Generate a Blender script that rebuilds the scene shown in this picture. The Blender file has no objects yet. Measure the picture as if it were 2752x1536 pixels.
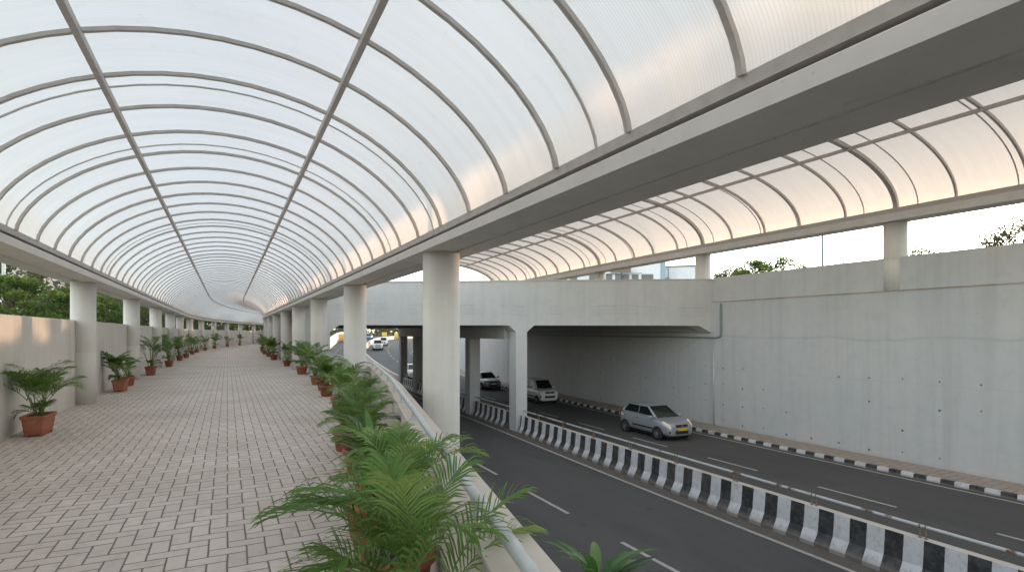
import bpy, bmesh, math, random
from mathutils import Vector, Matrix
random.seed(7)
S = bpy.context.scene
COL = S.collection
EYE = 1.73
ROAD0 = -3.27
YAW = math.radians(27.42)
SUN_EL, SUN_AZ = math.radians(6.4), math.radians(75)

# ------------------------------------------------------------------ paths
W0, WR = 46.0, 165.0
def posW(o, s, z):                      # walkway frame: offset o right, distance s
    if s <= W0:
        return (o, s, z)
    p = (s - W0) / WR
    return (WR - (WR - o) * math.cos(p), W0 + (WR - o) * math.sin(p), z)
def dirW(s):
    return 0.0 if s <= W0 else -(s - W0) / WR
def off(t):
    v = 0.0
    if t > 8: v += .0009 * (t - 8) ** 2
    if t > 72: v += .002 * (t - 72) ** 2
    return v
def roadz(t):
    if t <= 50: return ROAD0
    if t < 58: return ROAD0 + .045 * (t - 50) ** 2 / 16.0
    z = ROAD0 + .18 + .045 * (t - 58)
    if z > -0.5:
        z = -0.5 + .5 * (1 - math.exp(-(z + .5) / .5))
    return z
def median(t): return 12.45 + .026 * (min(max(t, -20), 25) - 7)
def posR(o, t, z):                      # road frame
    return (o + off(t), t, roadz(t) + z)
def posM(o, t, z):                      # median frame
    return (median(t) + o + off(t), t, roadz(t) + z)
def par_out(t):                         # outer edge of the parapet coping
    if t < 14.5: return 1.12 + .207 * (t - 1.75) - (0 if t < 9.5 else .036 * (t - 9.5))
    return 3.58 + .006 * (t - 14.5)
def left_wall_u(t):                     # foot of the left retaining wall of the road
    if t < 27.6: return max(par_out(t) - .01, 1.2 if t > -5 else 1.0)
    if t < 48: return 4.4 + .06 * (t - 27.6)
    if t < 100: return 5.62 + .20 * (t - 48)
    return 16.0 + .235 * (t - 100)
WALLU = 22.6

# ------------------------------------------------------------------ materials
class NT:
    def __init__(s, name):
        s.m = bpy.data.materials.new(name); s.m.use_nodes = True
        s.t = s.m.node_tree; s.t.nodes.clear()
        s.out = s.n('ShaderNodeOutputMaterial')
    def n(s, kind, **k):
        nd = s.t.nodes.new(kind)
        for a, v in k.items(): setattr(nd, a, v)
        return nd
    def l(s, a, b): s.t.links.new(a, b)
    def put(s, sock, v):
        if v is None: return
        if isinstance(v, bpy.types.NodeSocket): s.l(v, sock)
        else:
            if isinstance(v, (tuple, list)) and len(v) == 3 and sock.type == 'RGBA': v = (*v, 1)
            sock.default_value = v
    def math(s, op, a, b=None, c=None, clamp=False):
        nd = s.n('ShaderNodeMath', operation=op, use_clamp=clamp)
        for i, v in enumerate((a, b, c)): s.put(nd.inputs[i], v)
        return nd.outputs[0]
    def mix(s, f, a, b, mode='MIX'):
        nd = s.n('ShaderNodeMix', data_type='RGBA', blend_type=mode)
        s.put(nd.inputs[0], f); s.put(nd.inputs[6], a); s.put(nd.inputs[7], b)
        return nd.outputs[2]
    def pos(s): return s.n('ShaderNodeNewGeometry').outputs['Position']
    def scale(s, v, sc):
        nd = s.n('ShaderNodeMapping'); s.l(v, nd.inputs[0]); nd.inputs['Scale'].default_value = sc
        return nd.outputs[0]
    def noise(s, v, sc, det=4, rough=.55):
        nd = s.n('ShaderNodeTexNoise'); s.l(v, nd.inputs['Vector'])
        nd.inputs['Scale'].default_value = sc; nd.inputs['Detail'].default_value = det
        nd.inputs['Roughness'].default_value = rough
        return nd.outputs['Fac']
    def ramp(s, f, stops):
        nd = s.n('ShaderNodeValToRGB'); s.l(f, nd.inputs[0])
        e = nd.color_ramp.elements
        while len(e) < len(stops): e.new(.5)
        for el, (p, c) in zip(e, stops):
            el.position = p; el.color = (c, c, c, 1) if not isinstance(c, tuple) else (*c, 1)
        return nd.outputs[0]
    def bump(s, h, strength=.3, dist=.01):
        nd = s.n('ShaderNodeBump'); s.l(h, nd.inputs['Height'])
        nd.inputs['Strength'].default_value = strength; nd.inputs['Distance'].default_value = dist
        return nd.outputs[0]
    def principled(s, col, rough=.7, **k):
        nd = s.n('ShaderNodeBsdfPrincipled')
        s.put(nd.inputs['Base Color'], col); s.put(nd.inputs['Roughness'], rough)
        for a, v in k.items(): s.put(nd.inputs[a.replace('_', ' ')], v)
        return nd
    def done(s, sh):
        s.l(sh.outputs[0] if hasattr(sh, 'outputs') else sh, s.out.inputs[0]); return s.m

def simple(name, col, rough=.6, metal=0., **k):
    t = NT(name); p = t.pos()
    n = t.noise(p, 9, 3)
    c = t.mix(t.ramp(n, [(.3, 0.), (.7, 1.)]), tuple(x * .9 for x in col), tuple(min(1, x * 1.08) for x in col))
    return t.done(t.principled(c, rough, Metallic=metal, **k))

def concrete(name, base, warm, streak=.22, fine=.5, holes=False, hst=0, dirt=(.20, .17, .13), rough=.8):
    t = NT(name); p = t.pos()
    big = t.noise(p, .45, 4); mid = t.noise(p, 2.3, 6, .65)
    st = t.noise(t.scale(p, (2.6, 2.6, .12)), 1.0, 5, .6)
    st2 = t.noise(t.scale(p, (9, 9, .3)), 1.0, 3, .6)
    c = t.mix(t.ramp(big, [(.3, 0.), (.7, 1.)]), base, warm)
    c = t.mix(t.math('MULTIPLY', t.ramp(st, [(.48, 0.), (.75, 1.)]), streak), c, tuple(x * .55 for x in dirt))
    c = t.mix(t.math('MULTIPLY', t.ramp(st2, [(.5, 0.), (.8, 1.)]), streak * .5), c, tuple(x * .8 + .1 for x in base))
    c = t.mix(t.math('MULTIPLY', t.ramp(mid, [(.45, 0.), (.75, 1.)]), .28), c, tuple(x * .72 for x in base))
    bl = t.noise(p, 14, 2)
    c = t.mix(t.math('MULTIPLY', t.ramp(bl, [(.68, 0.), (.74, 1.)]), .2), c, dirt)
    hgt = t.noise(p, 60, 3)
    if hst:
        sx = t.n('ShaderNodeSeparateXYZ'); t.l(p, sx.inputs[0])
        wob = t.noise(t.scale(p, (.7, .7, .2)), 1.0, 5, .6)
        for zz, w, a in ((hst, .035, .5), (hst - .42, .025, .4), (hst - .2, .25, .12)):
            dd = t.math('ABSOLUTE', t.math('SUBTRACT', t.math('ADD', sx.outputs[2], t.math('MULTIPLY', wob, .45)), zz + .22))
            k = t.math('SUBTRACT', 1., t.math('DIVIDE', dd, w), clamp=True)
            k = t.math('MULTIPLY', k, t.ramp(t.noise(t.scale(p, (.6, .6, .1)), 1.3, 3), [(.46, 0.), (.56, 1.)]))
            c = t.mix(t.math('MULTIPLY', k, a), c, (.25, .235, .215))
    if holes:
        uv = t.n('ShaderNodeUVMap').outputs[0]
        sx = t.n('ShaderNodeSeparateXYZ'); t.l(uv, sx.inputs[0])
        X = t.math('DIVIDE', sx.outputs[0], 1.22); Z = t.math('DIVIDE', sx.outputs[1], .92)
        i = t.math('FLOOR', X); j = t.math('FLOOR', Z)
        cb = t.n('ShaderNodeCombineXYZ'); t.l(i, cb.inputs[0]); t.l(j, cb.inputs[1])
        wn = t.n('ShaderNodeTexWhiteNoise', noise_dimensions='2D'); t.l(cb.outputs[0], wn.inputs['Vector'])
        fx = t.math('MULTIPLY', t.math('SUBTRACT', t.math('SUBTRACT', X, i), .5), 1.22)
        fz = t.math('MULTIPLY', t.math('SUBTRACT', t.math('SUBTRACT', Z, j), .5), .92)
        fz = t.math('ADD', fz, t.math('MULTIPLY', t.math('SUBTRACT', wn.outputs[0], .5), .22))
        d = t.math('SQRT', t.math('ADD', t.math('MULTIPLY', fx, fx), t.math('MULTIPLY', fz, fz)))
        r = t.math('ADD', .02, t.math('MULTIPLY', wn.outputs[0], .026))
        hole = t.math('MULTIPLY', t.math('LESS_THAN', d, r), t.math('GREATER_THAN', wn.outputs[0], .3))
        band = t.math('MULTIPLY', t.math('GREATER_THAN', sx.outputs[1], .0), t.math('LESS_THAN', sx.outputs[1], 3.6))
        hole = t.math('MULTIPLY', hole, band)
        c = t.mix(t.math('MULTIPLY', hole, .85), c, (.03, .03, .03))
        # pour line
        z = sx.outputs[1]
        wob = t.math('MULTIPLY', t.noise(t.scale(p, (.5, .5, .5)), 1.2, 3), .5)
        for zz, w, a in ((4.75, .07, .25), (3.1, .012, .3), (1.05, .012, .25)):
            dd = t.math('ABSOLUTE', t.math('SUBTRACT', t.math('ADD', z, wob if zz > 4 else 0.), zz + (.25 if zz > 4 else 0)))
            c = t.mix(t.math('MULTIPLY', t.math('SUBTRACT', 1., t.math('DIVIDE', dd, w), clamp=True), a), c, (.22, .22, .21))
        low = t.math('MULTIPLY', t.math('SUBTRACT', 1., t.math('DIVIDE', t.math('ADD', z, t.math('MULTIPLY', mid, .3)), .45), clamp=True), .45)
        c = t.mix(low, c, (.25, .20, .15))
    b = t.bump(hgt, .18 * fine, .006)
    return t.done(t.principled(c, rough, Normal=b))

M = {}
M['wall'] = concrete('grey_concrete', (.45, .46, .465), (.50, .495, .48), .15, holes=True)
M['bridge'] = concrete('bridge_concrete', (.50, .50, .49), (.55, .54, .52), .13, hst=EYE + 1.35)
M['pier'] = concrete('pier_concrete', (.44, .45, .46), (.50, .49, .47), .22)
M['column'] = concrete('column_paint', (.60, .585, .55), (.66, .63, .58), .17)
M['lwall'] = concrete('cream_concrete', (.56, .52, .47), (.62, .58, .53), .16)
M['beam'] = concrete('beam_concrete', (.72, .695, .655), (.76, .73, .69), .08)
M['coping'] = concrete('coping_concrete', (.52, .46, .39), (.60, .54, .47), .1)
M['underside'] = concrete('shade_darkened_concrete', (.15, .142, .132), (.19, .178, .163), .15)  # base colour darkened to deepen the shade under the bridge deck
M['steel'] = simple('grey_steel', (.50, .465, .43), .5)
M['steel_light'] = simple('pale_steel', (.58, .56, .53), .5)
M['galv'] = simple('grey_pipe', (.50, .52, .52), .38, .25)
M['pipe_green'] = simple('pipe_paint', (.20, .25, .22), .55)
M['dark'] = simple('slot_shade', (.03, .028, .025), .8)
M['white'] = simple('white_paint', (.74, .74, .72), .6)
M['whitewall'] = concrete('white_wall', (.66, .66, .65), (.72, .71, .69), .12)

def poly_mat(name, tint):
    t = NT(name)
    uv = t.n('ShaderNodeUVMap').outputs[0]
    sx = t.n('ShaderNodeSeparateXYZ'); t.l(uv, sx.inputs[0])
    s_, a_ = sx.outputs[0], sx.outputs[1]
    fl = t.math('PINGPONG', t.math('MULTIPLY', s_, 1.0), .0125)
    fl = t.math('MULTIPLY', fl, 80.0)
    streak = t.noise(t.scale(uv, (5.0, .35, 1)), 1.0, 5, .65)
    soft = t.noise(t.scale(uv, (.5, .5, 1)), 1.0, 3)
    c = t.mix(t.ramp(fl, [(.0, 0.), (.35, 1.)]), tuple(x * .80 for x in tint), tint)
    c = t.mix(t.math('MULTIPLY', t.ramp(streak, [(.42, 0.), (.72, 1.)]), .34), c, tuple(x * y for x, y in zip(tint, (.78, .74, .69))))
    c = t.mix(t.math('MULTIPLY', t.ramp(soft, [(.35, 0.), (.65, 1.)]), .10), c, tuple(x * .84 for x in tint))
    wn = t.n('ShaderNodeTexWhiteNoise', noise_dimensions='1D'); t.l(t.math('FLOOR', t.math('MULTIPLY', t.math('ADD', s_, .25), 1.0)), wn.inputs['W'])
    c = t.mix(t.math('MULTIPLY', wn.outputs[0], .12), c, tuple(x * y for x, y in zip(tint, (.70, .67, .62))))
    spl = t.noise(t.scale(uv, (2.2, 2.2, 1)), 2.0, 5, .7)
    c = t.mix(t.math('MULTIPLY', t.ramp(spl, [(.58, 0.), (.75, 1.)]), .25), c, (.50, .44, .36))
    # dust gathered along both eaves
    dust = t.math('SUBTRACT', 1., t.math('DIVIDE', t.math('SUBTRACT', a_, t.math('MULTIPLY', streak, .3)), .35), clamp=True)
    c = t.mix(t.math('MULTIPLY', dust, .35), c, (.66, .54, .42))
    tr = t.n('ShaderNodeBsdfTranslucent'); t.put(tr.inputs[0], c)
    df = t.n('ShaderNodeBsdfDiffuse'); t.put(df.inputs[0], c)
    gl = t.n('ShaderNodeBsdfGlossy'); t.put(gl.inputs[0], (.8, .8, .8)); gl.inputs['Roughness'].default_value = .35
    m1 = t.n('ShaderNodeMixShader'); m1.inputs[0].default_value = .20; t.l(tr.outputs[0], m1.inputs[1]); t.l(df.outputs[0], m1.inputs[2])
    m2 = t.n('ShaderNodeMixShader'); m2.inputs[0].default_value = .04; t.l(m1.outputs[0], m2.inputs[1]); t.l(gl.outputs[0], m2.inputs[2])
    return t.done(m2)
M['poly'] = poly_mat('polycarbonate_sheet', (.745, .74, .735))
M['poly2'] = poly_mat('sunlit_tint_polycarbonate_sheet', (.50, .465, .43))  # the low sun's warmth is put into this sheet's tint

def pavers(name, cell, c1, c2, joint, ang=0.):
    t = NT(name); p = t.pos()
    if ang:
        mp = t.n('ShaderNodeMapping'); t.l(p, mp.inputs[0]); mp.inputs['Rotation'].default_value = (0, 0, ang); q = mp.outputs[0]
    else: q = p
    wob = t.n('ShaderNodeTexNoise'); t.l(p, wob.inputs['Vector']); wob.inputs['Scale'].default_value = 1.7
    sx = t.n('ShaderNodeSeparateXYZ'); t.l(q, sx.inputs[0])
    wx = t.math('MULTIPLY', t.math('SUBTRACT', wob.outputs['Fac'], .5), .14)
    X = t.math('ADD', t.math('DIVIDE', sx.outputs[0], cell), wx); Y = t.math('ADD', t.math('DIVIDE', sx.outputs[1], cell), wx)
    i = t.math('FLOOR', X); j = t.math('FLOOR', Y)
    fx = t.math('SUBTRACT', X, i); fy = t.math('SUBTRACT', Y, j)
    k = t.math('FLOORED_MODULO', t.math('SUBTRACT', i, j), 4.0)
    k = t.math('ROUND', k)
    h = t.math('LESS_THAN', k, 1.5); v = t.math('SUBTRACT', 1., h)
    k3 = t.math('SUBTRACT', 3., k)
    a = t.math('ADD', t.math('MULTIPLY', h, t.math('ADD', k, fx)), t.math('MULTIPLY', v, t.math('ADD', k3, fy)))
    b = t.math('ADD', t.math('MULTIPLY', h, fy), t.math('MULTIPLY', v, fx))
    d = t.math('MINIMUM', t.math('MINIMUM', a, t.math('SUBTRACT', 2., a)), t.math('MINIMUM', b, t.math('SUBTRACT', 1., b)))
    ix = t.math('SUBTRACT', i, t.math('MULTIPLY', h, k)); iy = t.math('SUBTRACT', j, t.math('MULTIPLY', v, k3))
    cb = t.n('ShaderNodeCombineXYZ'); t.l(ix, cb.inputs[0]); t.l(iy, cb.inputs[1]); t.l(h, cb.inputs[2])
    wn = t.n('ShaderNodeTexWhiteNoise', noise_dimensions='3D'); t.l(cb.outputs[0], wn.inputs['Vector'])
    r = wn.outputs[0]
    c = t.mix(r, c1, c2)
    c = t.mix(t.math('MULTIPLY', t.math('GREATER_THAN', r, .93), .35), c, tuple(x * .72 for x in c1))
    big = t.noise(p, .5, 5, .6)
    c = t.mix(t.math('MULTIPLY', t.ramp(big, [(.42, 0.), (.68, 1.)]), .55), c, (.40, .335, .28))
    spots = t.noise(p, 7, 4, .7)
    c = t.mix(t.math('MULTIPLY', t.ramp(spots, [(.52, 0.), (.72, 1.)]), .35), c, (.22, .195, .17))
    fine = t.noise(p, 90, 2)
    c = t.mix(t.math('MULTIPLY', fine, .25), c, tuple(x * .75 for x in c1))
    jm = t.ramp(d, [(.03, 0.), (.062, 1.)])
    c = t.mix(jm, joint, c)
    hh = t.math('ADD', t.math('MULTIPLY', t.ramp(d, [(.0, 0.), (.11, 1.)]), 1.), t.math('ADD', t.math('MULTIPLY', r, .25), t.math('MULTIPLY', fine, .15)))
    return t.done(t.principled(c, .75, Normal=t.bump(hh, .55, .008)))
M['paver'] = pavers('herringbone_pavers', .138, (.565, .50, .44), (.665, .595, .53), (.13, .112, .096))
M['paver2'] = pavers('footpath_pavers', .3, (.36, .30, .25), (.41, .345, .29), (.16, .13, .11))

def asphalt():
    t = NT('asphalt'); p = t.pos()
    big = t.noise(p, .25, 5, .6)
    lane = t.noise(t.scale(p, (1.3, .05, 1)), 1.0, 5, .6)
    fine = t.noise(p, 120, 2); sp = t.noise(p, 26, 3, .7)
    c = t.mix(t.ramp(big, [(.35, 0.), (.7, 1.)]), (.054, .053, .052), (.070, .068, .066))
    c = t.mix(t.math('MULTIPLY', t.ramp(lane, [(.45, 0.), (.7, 1.)]), .8), c, (.082, .078, .074))
    c = t.mix(t.math('MULTIPLY', t.ramp(fine, [(.45, 0.), (.75, 1.)]), .5), c, (.10, .098, .094))
    c = t.mix(t.math('MULTIPLY', t.ramp(sp, [(.7, 0.), (.76, 1.)]), .55), c, (.15, .14, .13))
    blot = t.noise(p, 1.3, 2)
    c = t.mix(t.math('MULTIPLY', t.ramp(blot, [(.70, 0.), (.74, 1.)]), .4), c, (.022, .022, .022))
    pt = t.noise(t.scale(p, (.35, .12, 1)), 1.0, 2); c = t.mix(t.math('MULTIPLY', t.ramp(pt, [(.56, 0.), (.575, 1.)]), .35), c, (.05, .048, .047))
    return t.done(t.principled(c, .82, Normal=t.bump(fine, .35, .004)))
M['asphalt'] = asphalt()
def roadpaint(name, col):
    t = NT(name); p = t.pos()
    w = t.noise(p, 11, 5, .7)
    c = t.mix(t.ramp(w, [(.5, 0.), (.72, .75)]), col, (.16, .15, .14))
    return t.done(t.principled(c, .7))
M['linepaint'] = roadpaint('road_line_paint', (.42, .40, .37))

def stripes(name, period, lowh=.16):
    t = NT(name); p = t.pos()
    uv = t.n('ShaderNodeUVMap').outputs[0]
    sx = t.n('ShaderNodeSeparateXYZ'); t.l(uv, sx.inputs[0])
    edge = t.math('MULTIPLY', t.math('SUBTRACT', t.noise(p, 6, 3), .5), .025)
    q = t.math('FLOORED_MODULO', t.math('ADD', sx.outputs[0], edge), period)
    f = t.math('GREATER_THAN', q, period / 2)
    wear = t.noise(p, 8, 6, .75); wear2 = t.noise(p, 2.2, 4)
    wh = t.mix(t.math('MULTIPLY', t.ramp(wear, [(.50, 0.), (.68, 1.)]), .6), (.58, .58, .59), (.30, .27, .235))
    bk = t.mix(t.math('MULTIPLY', t.ramp(wear, [(.50, 0.), (.70, 1.)]), .55), (.018, .02, .024), (.12, .115, .105))
    c = t.mix(f, wh, bk)
    # splash dirt close to the road
    z = sx.outputs[1]
    low = t.math('SUBTRACT', 1., t.math('DIVIDE', t.math('ADD', z, t.math('MULTIPLY', wear, -.75 * lowh)), lowh), clamp=True)
    c = t.mix(t.math('MULTIPLY', low, .7), c, (.19, .16, .135))
    c = t.mix(t.math('MULTIPLY', t.ramp(wear2, [(.45, 0.), (.7, 1.)]), .25), c, (.22, .20, .175))
    return t.done(t.principled(c, .65, Normal=t.bump(wear, .12, .006)))
M['stripe'] = stripes('black_white_paint', .74)
M['kerbstripe'] = stripes('kerb_black_white_paint', .80, .05)
M['cap'] = concrete('barrier_cap_concrete', (.50, .44, .38), (.58, .53, .47), .2)

def rusty():
    t = NT('rail_paint_rusty'); p = t.pos()
    n = t.noise(t.scale(p, (1, 1, 1)), 1.6, 6, .7)
    f = t.ramp(n, [(.56, 0.), (.62, 1.)])
    c = t.mix(f, (.46, .48, .48), (.16, .085, .05))
    return t.done(t.principled(c, t.mix(f, (.4,) * 3, (.85,) * 3)))
M['rail'] = rusty()
M['rust'] = simple('rusty_iron', (.20, .14, .10), .8)
def terracotta():
    t = NT('terracotta'); p = t.pos(); oi = t.n('ShaderNodeObjectInfo').outputs['Random']
    c = t.mix(oi, (.24, .075, .04), (.42, .14, .068))
    c = t.mix(t.math('MULTIPLY', t.ramp(t.noise(p, 9, 5, .7), [(.5, 0.), (.72, 1.)]), .45), c, (.36, .25, .18))
    return t.done(t.principled(c, .68))
M['terracotta'] = terracotta()
M['ledge'] = concrete('rust_stained_ledge', (.30, .26, .22), (.42, .36, .30), .4)
M['soil'] = simple('potting_soil', (.05, .036, .026), .95)

def leafmat(name, dark, mid, light, gloss=.42, transl=.35):
    t = NT(name)
    at = t.n('ShaderNodeAttribute'); at.attribute_name = 'tint'
    oi = t.n('ShaderNodeObjectInfo')
    f = t.math('ADD', at.outputs['Fac'], t.math('MULTIPLY', t.math('SUBTRACT', oi.outputs['Random'], .5), .18), clamp=True)
    c = t.ramp(f, [(.0, dark), (.5, mid), (.95, light)])
    pr = t.principled(c, gloss)
    pr.inputs['Specular IOR Level'].default_value = .35
    tr = t.n('ShaderNodeBsdfTranslucent')
    hs = t.mix(.5, c, light); t.put(tr.inputs[0], hs)
    mx = t.n('ShaderNodeMixShader'); mx.inputs[0].default_value = transl
    t.l(pr.outputs[0], mx.inputs[1]); t.l(tr.outputs[0], mx.inputs[2])
    return t.done(mx)
M['palm'] = leafmat('palm_leaf', (.036, .10, .022), (.105, .215, .045), (.30, .385, .12))
M['broad'] = leafmat('broad_leaf', (.025, .08, .025), (.06, .16, .045), (.18, .30, .09), .35)
M['cane'] = simple('palm_cane', (.17, .20, .06), .5)
M['tree_leaf'] = leafmat('tree_leaf', (.03, .065, .018), (.075, .145, .035), (.22, .27, .06), .6, .5)
M['tree_leaf2'] = leafmat('olive_tree_leaf', (.055, .07, .03), (.11, .125, .06), (.22, .20, .10), .6, .5)
M['bark'] = simple('bark', (.11, .085, .062), .9)
M['grass'] = simple('ground_earth', (.12, .11, .07), .95)

def carpaint(name, col, metal=.0, rough=.35):
    t = NT(name)
    p = t.pos(); n = t.noise(p, 300, 1)
    c = t.mix(t.math('MULTIPLY', n, .15), col, tuple(x * .8 for x in col))
    return t.done(t.principled(c, rough, Metallic=metal, Coat_Weight=.6, Coat_Roughness=.08))
M['p_silver'] = carpaint('silver_car_paint', (.40, .415, .44), .45, .3)
M['p_white'] = carpaint('white_car_paint', (.62, .62, .60))
M['p_dark'] = carpaint('grey_car_paint', (.24, .235, .23), .3)
M['p_blue'] = carpaint('blue_car_paint', (.16, .26, .45), .2)
M['p_green'] = carpaint('green_vehicle_paint', (.08, .35, .12))
M['p_orange'] = carpaint('orange_vehicle_paint', (.62, .22, .08))
M['p_yellow'] = carpaint('yellow_paint', (.70, .45, .05))
M['p_truck'] = carpaint('grey_truck_paint', (.22, .26, .30))
M['glass'] = NT('car_glass'); _t = M['glass']
M['glass'] = _t.done(_t.principled((.012, .016, .016), .06, Specular_IOR_Level=.6))
M['black'] = simple('black_plastic', (.018, .018, .019), .55)
M['rubber'] = simple('rubber', (.022, .022, .022), .85)
M['alloy'] = simple('alloy_wheel', (.42, .43, .45), .35, .6)
M['chrome'] = simple('chrome', (.6, .6, .6), .2, .9)
M['red'] = simple('red_lens', (.35, .02, .02), .25)
M['lens'] = simple('clear_lens', (.62, .62, .60), .12)
_t = NT('lit_headlamp'); _p = _t.principled((.62, .56, .48), .15); _p.inputs['Emission Color'].default_value = (1, .78, .5, 1); _p.inputs['Emission Strength'].default_value = .04
M['lamp'] = _t.done(_p)
M['plate_y'] = simple('yellow_plate', (.72, .42, .02), .5)
M['plate_w'] = simple('white_plate', (.7, .7, .68), .5)
M['skin'] = simple('skin', (.28, .16, .10), .6)
M['cloth_blue'] = simple('dark_blue_cloth', (.04, .06, .12), .9)
M['cloth_light'] = simple('pale_cloth', (.45, .47, .50), .9)
M['facade'] = concrete('white_facade', (.70, .73, .76), (.76, .78, .80), .06)
M['facade_cream'] = concrete('cream_facade', (.60, .54, .47), (.66, .60, .52), .15)
M['teal'] = simple('teal_paint', (.28, .42, .45), .6)
M['pane'] = _p2 = simple('window_pane', (.06, .07, .08), .12)
M['louvre'] = simple('brown_louvre', (.20, .15, .115), .7)
M['awning'] = simple('grey_awning', (.20, .22, .24), .7)
M['redpaint'] = simple('dull_red_paint', (.30, .11, .10), .7)

# ------------------------------------------------------------------ mesh builder
class MB:
    def __init__(s): s.v = []; s.f = []; s.mi = []; s.uv = []; s.tint = []; s.hasuv = False; s.hastint = False
    def add(s, vs, fs, mi=0, uvs=None, tint=None):
        b = len(s.v); s.v += [tuple(v) for v in vs]
        for n, f in enumerate(fs):
            s.f.append(tuple(b + i for i in f)); s.mi.append(mi)
            if uvs is not None: s.uv += uvs[n]; s.hasuv = True
            else: s.uv += [(0, 0)] * len(f)
            if tint is not None: s.hastint = True
            s.tint.append(.5 if tint is None else tint)
        return s
    def box(s, c, d, rot=None, mi=0):
        x, y, z = (k / 2 for k in d)
        vs = [Vector((sx * x, sy * y, sz * z)) for sz in (-1, 1) for sy in (-1, 1) for sx in (-1, 1)]
        if rot is not None: vs = [rot @ v for v in vs]
        vs = [v + Vector(c) for v in vs]
        return s.add(vs, [(0, 2, 3, 1), (4, 5, 7, 6), (0, 1, 5, 4), (2, 6, 7, 3), (0, 4, 6, 2), (1, 3, 7, 5)], mi)
    def prism(s, poly, ext, mi=0):            # poly: list of 3-D points, ext: vector
        n = len(poly); e = Vector(ext)
        vs = [Vector(p) for p in poly] + [Vector(p) + e for p in poly]
        fs = [tuple(range(n))[::-1], tuple(range(n, 2 * n))] + [(i, (i + 1) % n, n + (i + 1) % n, n + i) for i in range(n)]
        return s.add(vs, fs, mi)
    def tube(s, pts, r, n=8, mi=0, cap=True, tint=None):
        pts = [Vector(p) for p in pts]; m = len(pts)
        rs = r if isinstance(r, (list, tuple)) else [r] * m
        vs = []; up = Vector((0, 0, 1)); prev = None
        for i, p in enumerate(pts):
            d = (pts[min(i + 1, m - 1)] - pts[max(i - 1, 0)]).normalized()
            if prev is None:
                a = d.cross(up)
                if a.length < 1e-3: a = d.cross(Vector((1, 0, 0)))
            else: a = prev - d * prev.dot(d)
            a.normalize(); prev = a; b = d.cross(a)
            for k in range(n):
                q = 2 * math.pi * k / n
                vs.append(p + (a * math.cos(q) + b * math.sin(q)) * rs[i])
        fs = [(i * n + k, i * n + (k + 1) % n, (i + 1) * n + (k + 1) % n, (i + 1) * n + k) for i in range(m - 1) for k in range(n)]
        if cap: fs += [tuple(range(n))[::-1], tuple((m - 1) * n + k for k in range(n))]
        return s.add(vs, fs, mi, tint=tint)
    def lathe(s, prof, n=24, c=(0, 0, 0), mi=0, cap=True):
        vs = [(c[0] + r * math.cos(2 * math.pi * k / n), c[1] + r * math.sin(2 * math.pi * k / n), c[2] + z) for r, z in prof for k in range(n)]
        fs = [(i * n + k, i * n + (k + 1) % n, (i + 1) * n + (k + 1) % n, (i + 1) * n + k) for i in range(len(prof) - 1) for k in range(n)]
        if cap: fs += [tuple(range(n))[::-1], tuple((len(prof) - 1) * n + k for k in range(n))]
        return s.add(vs, fs, mi)
    def sweep(s, prof, stations, fn, closed=True, mi=0, mis=None, caps=True):
        n = len(prof); m = len(stations); vs = []
        for t in stations:
            for p in prof:
                q = p(t) if callable(p) else p
                vs.append(fn(q[0], t, q[1]))
        L = []; fs = []; uvs = []; mm = []
        segs = n if closed else n - 1
        for i in range(m - 1):
            for k in range(segs):
                k2 = (k + 1) % n
                fs.append((i * n + k, i * n + k2, (i + 1) * n + k2, (i + 1) * n + k))
                z1 = prof[k](stations[i])[1] if callable(prof[k]) else prof[k][1]
                z2 = prof[k2](stations[i])[1] if callable(prof[k2]) else prof[k2][1]
                uvs.append([(stations[i], z1), (stations[i], z2), (stations[i + 1], z2), (stations[i + 1], z1)])
                mm.append(mis[k] if mis else mi)
        for f, u, q in zip(fs, uvs, mm):
            L.append((f, u, q))
        b = len(s.v); s.v += [tuple(v) for v in vs]; s.hasuv = True
        for f, u, q in L:
            s.f.append(tuple(b + i for i in f)); s.mi.append(q); s.uv += u; s.tint.append(.5)
        if closed and caps:
            for base in (0, (m - 1) * n):
                f = tuple(b + base + k for k in range(n))
                s.f.append(f if base else f[::-1]); s.mi.append(mi); s.uv += [(stations[0], 0)] * n; s.tint.append(.5)
        return s
    def mesh(s, name, mats, smooth=False, bevel=0):
        me = bpy.data.meshes.new(name); me.from_pydata(s.v, [], s.f)
        for m in (mats if isinstance(mats, (list, tuple)) else [mats]): me.materials.append(m)
        me.polygons.foreach_set('material_index', s.mi)
        if s.hasuv:
            u = me.uv_layers.new(name='UVMap'); u.data.foreach_set('uv', [x for p in s.uv for x in p])
        if s.hastint:
            a = me.attributes.new('tint', 'FLOAT', 'FACE'); a.data.foreach_set('value', s.tint)
        if smooth: me.polygons.foreach_set('use_smooth', [True] * len(me.polygons))
        me.update(); return me
    def obj(s, name, mats, parent=None, smooth=False, bevel=0, recalc=True, auto=None):
        me = s.mesh(name, mats, smooth)
        if recalc:
            bm = bmesh.new(); bm.from_mesh(me); bmesh.ops.recalc_face_normals(bm, faces=bm.faces); bm.to_mesh(me); bm.free()
        o = bpy.data.objects.new(name, me); COL.objects.link(o)
        if parent: o.parent = parent
        if bevel:
            b = o.modifiers.new('bevel', 'BEVEL'); b.width = bevel; b.segments = 2; b.limit_method = 'ANGLE'; b.angle_limit = math.radians(40)
        if auto: 
            me.polygons.foreach_set('use_smooth', [True] * len(me.polygons))
            bm = bmesh.new(); bm.from_mesh(me)
            for e in bm.edges:
                if len(e.link_faces) == 2 and e.calc_face_angle(0) > auto: e.smooth = False
            bm.to_mesh(me); bm.free()
        return o

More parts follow.
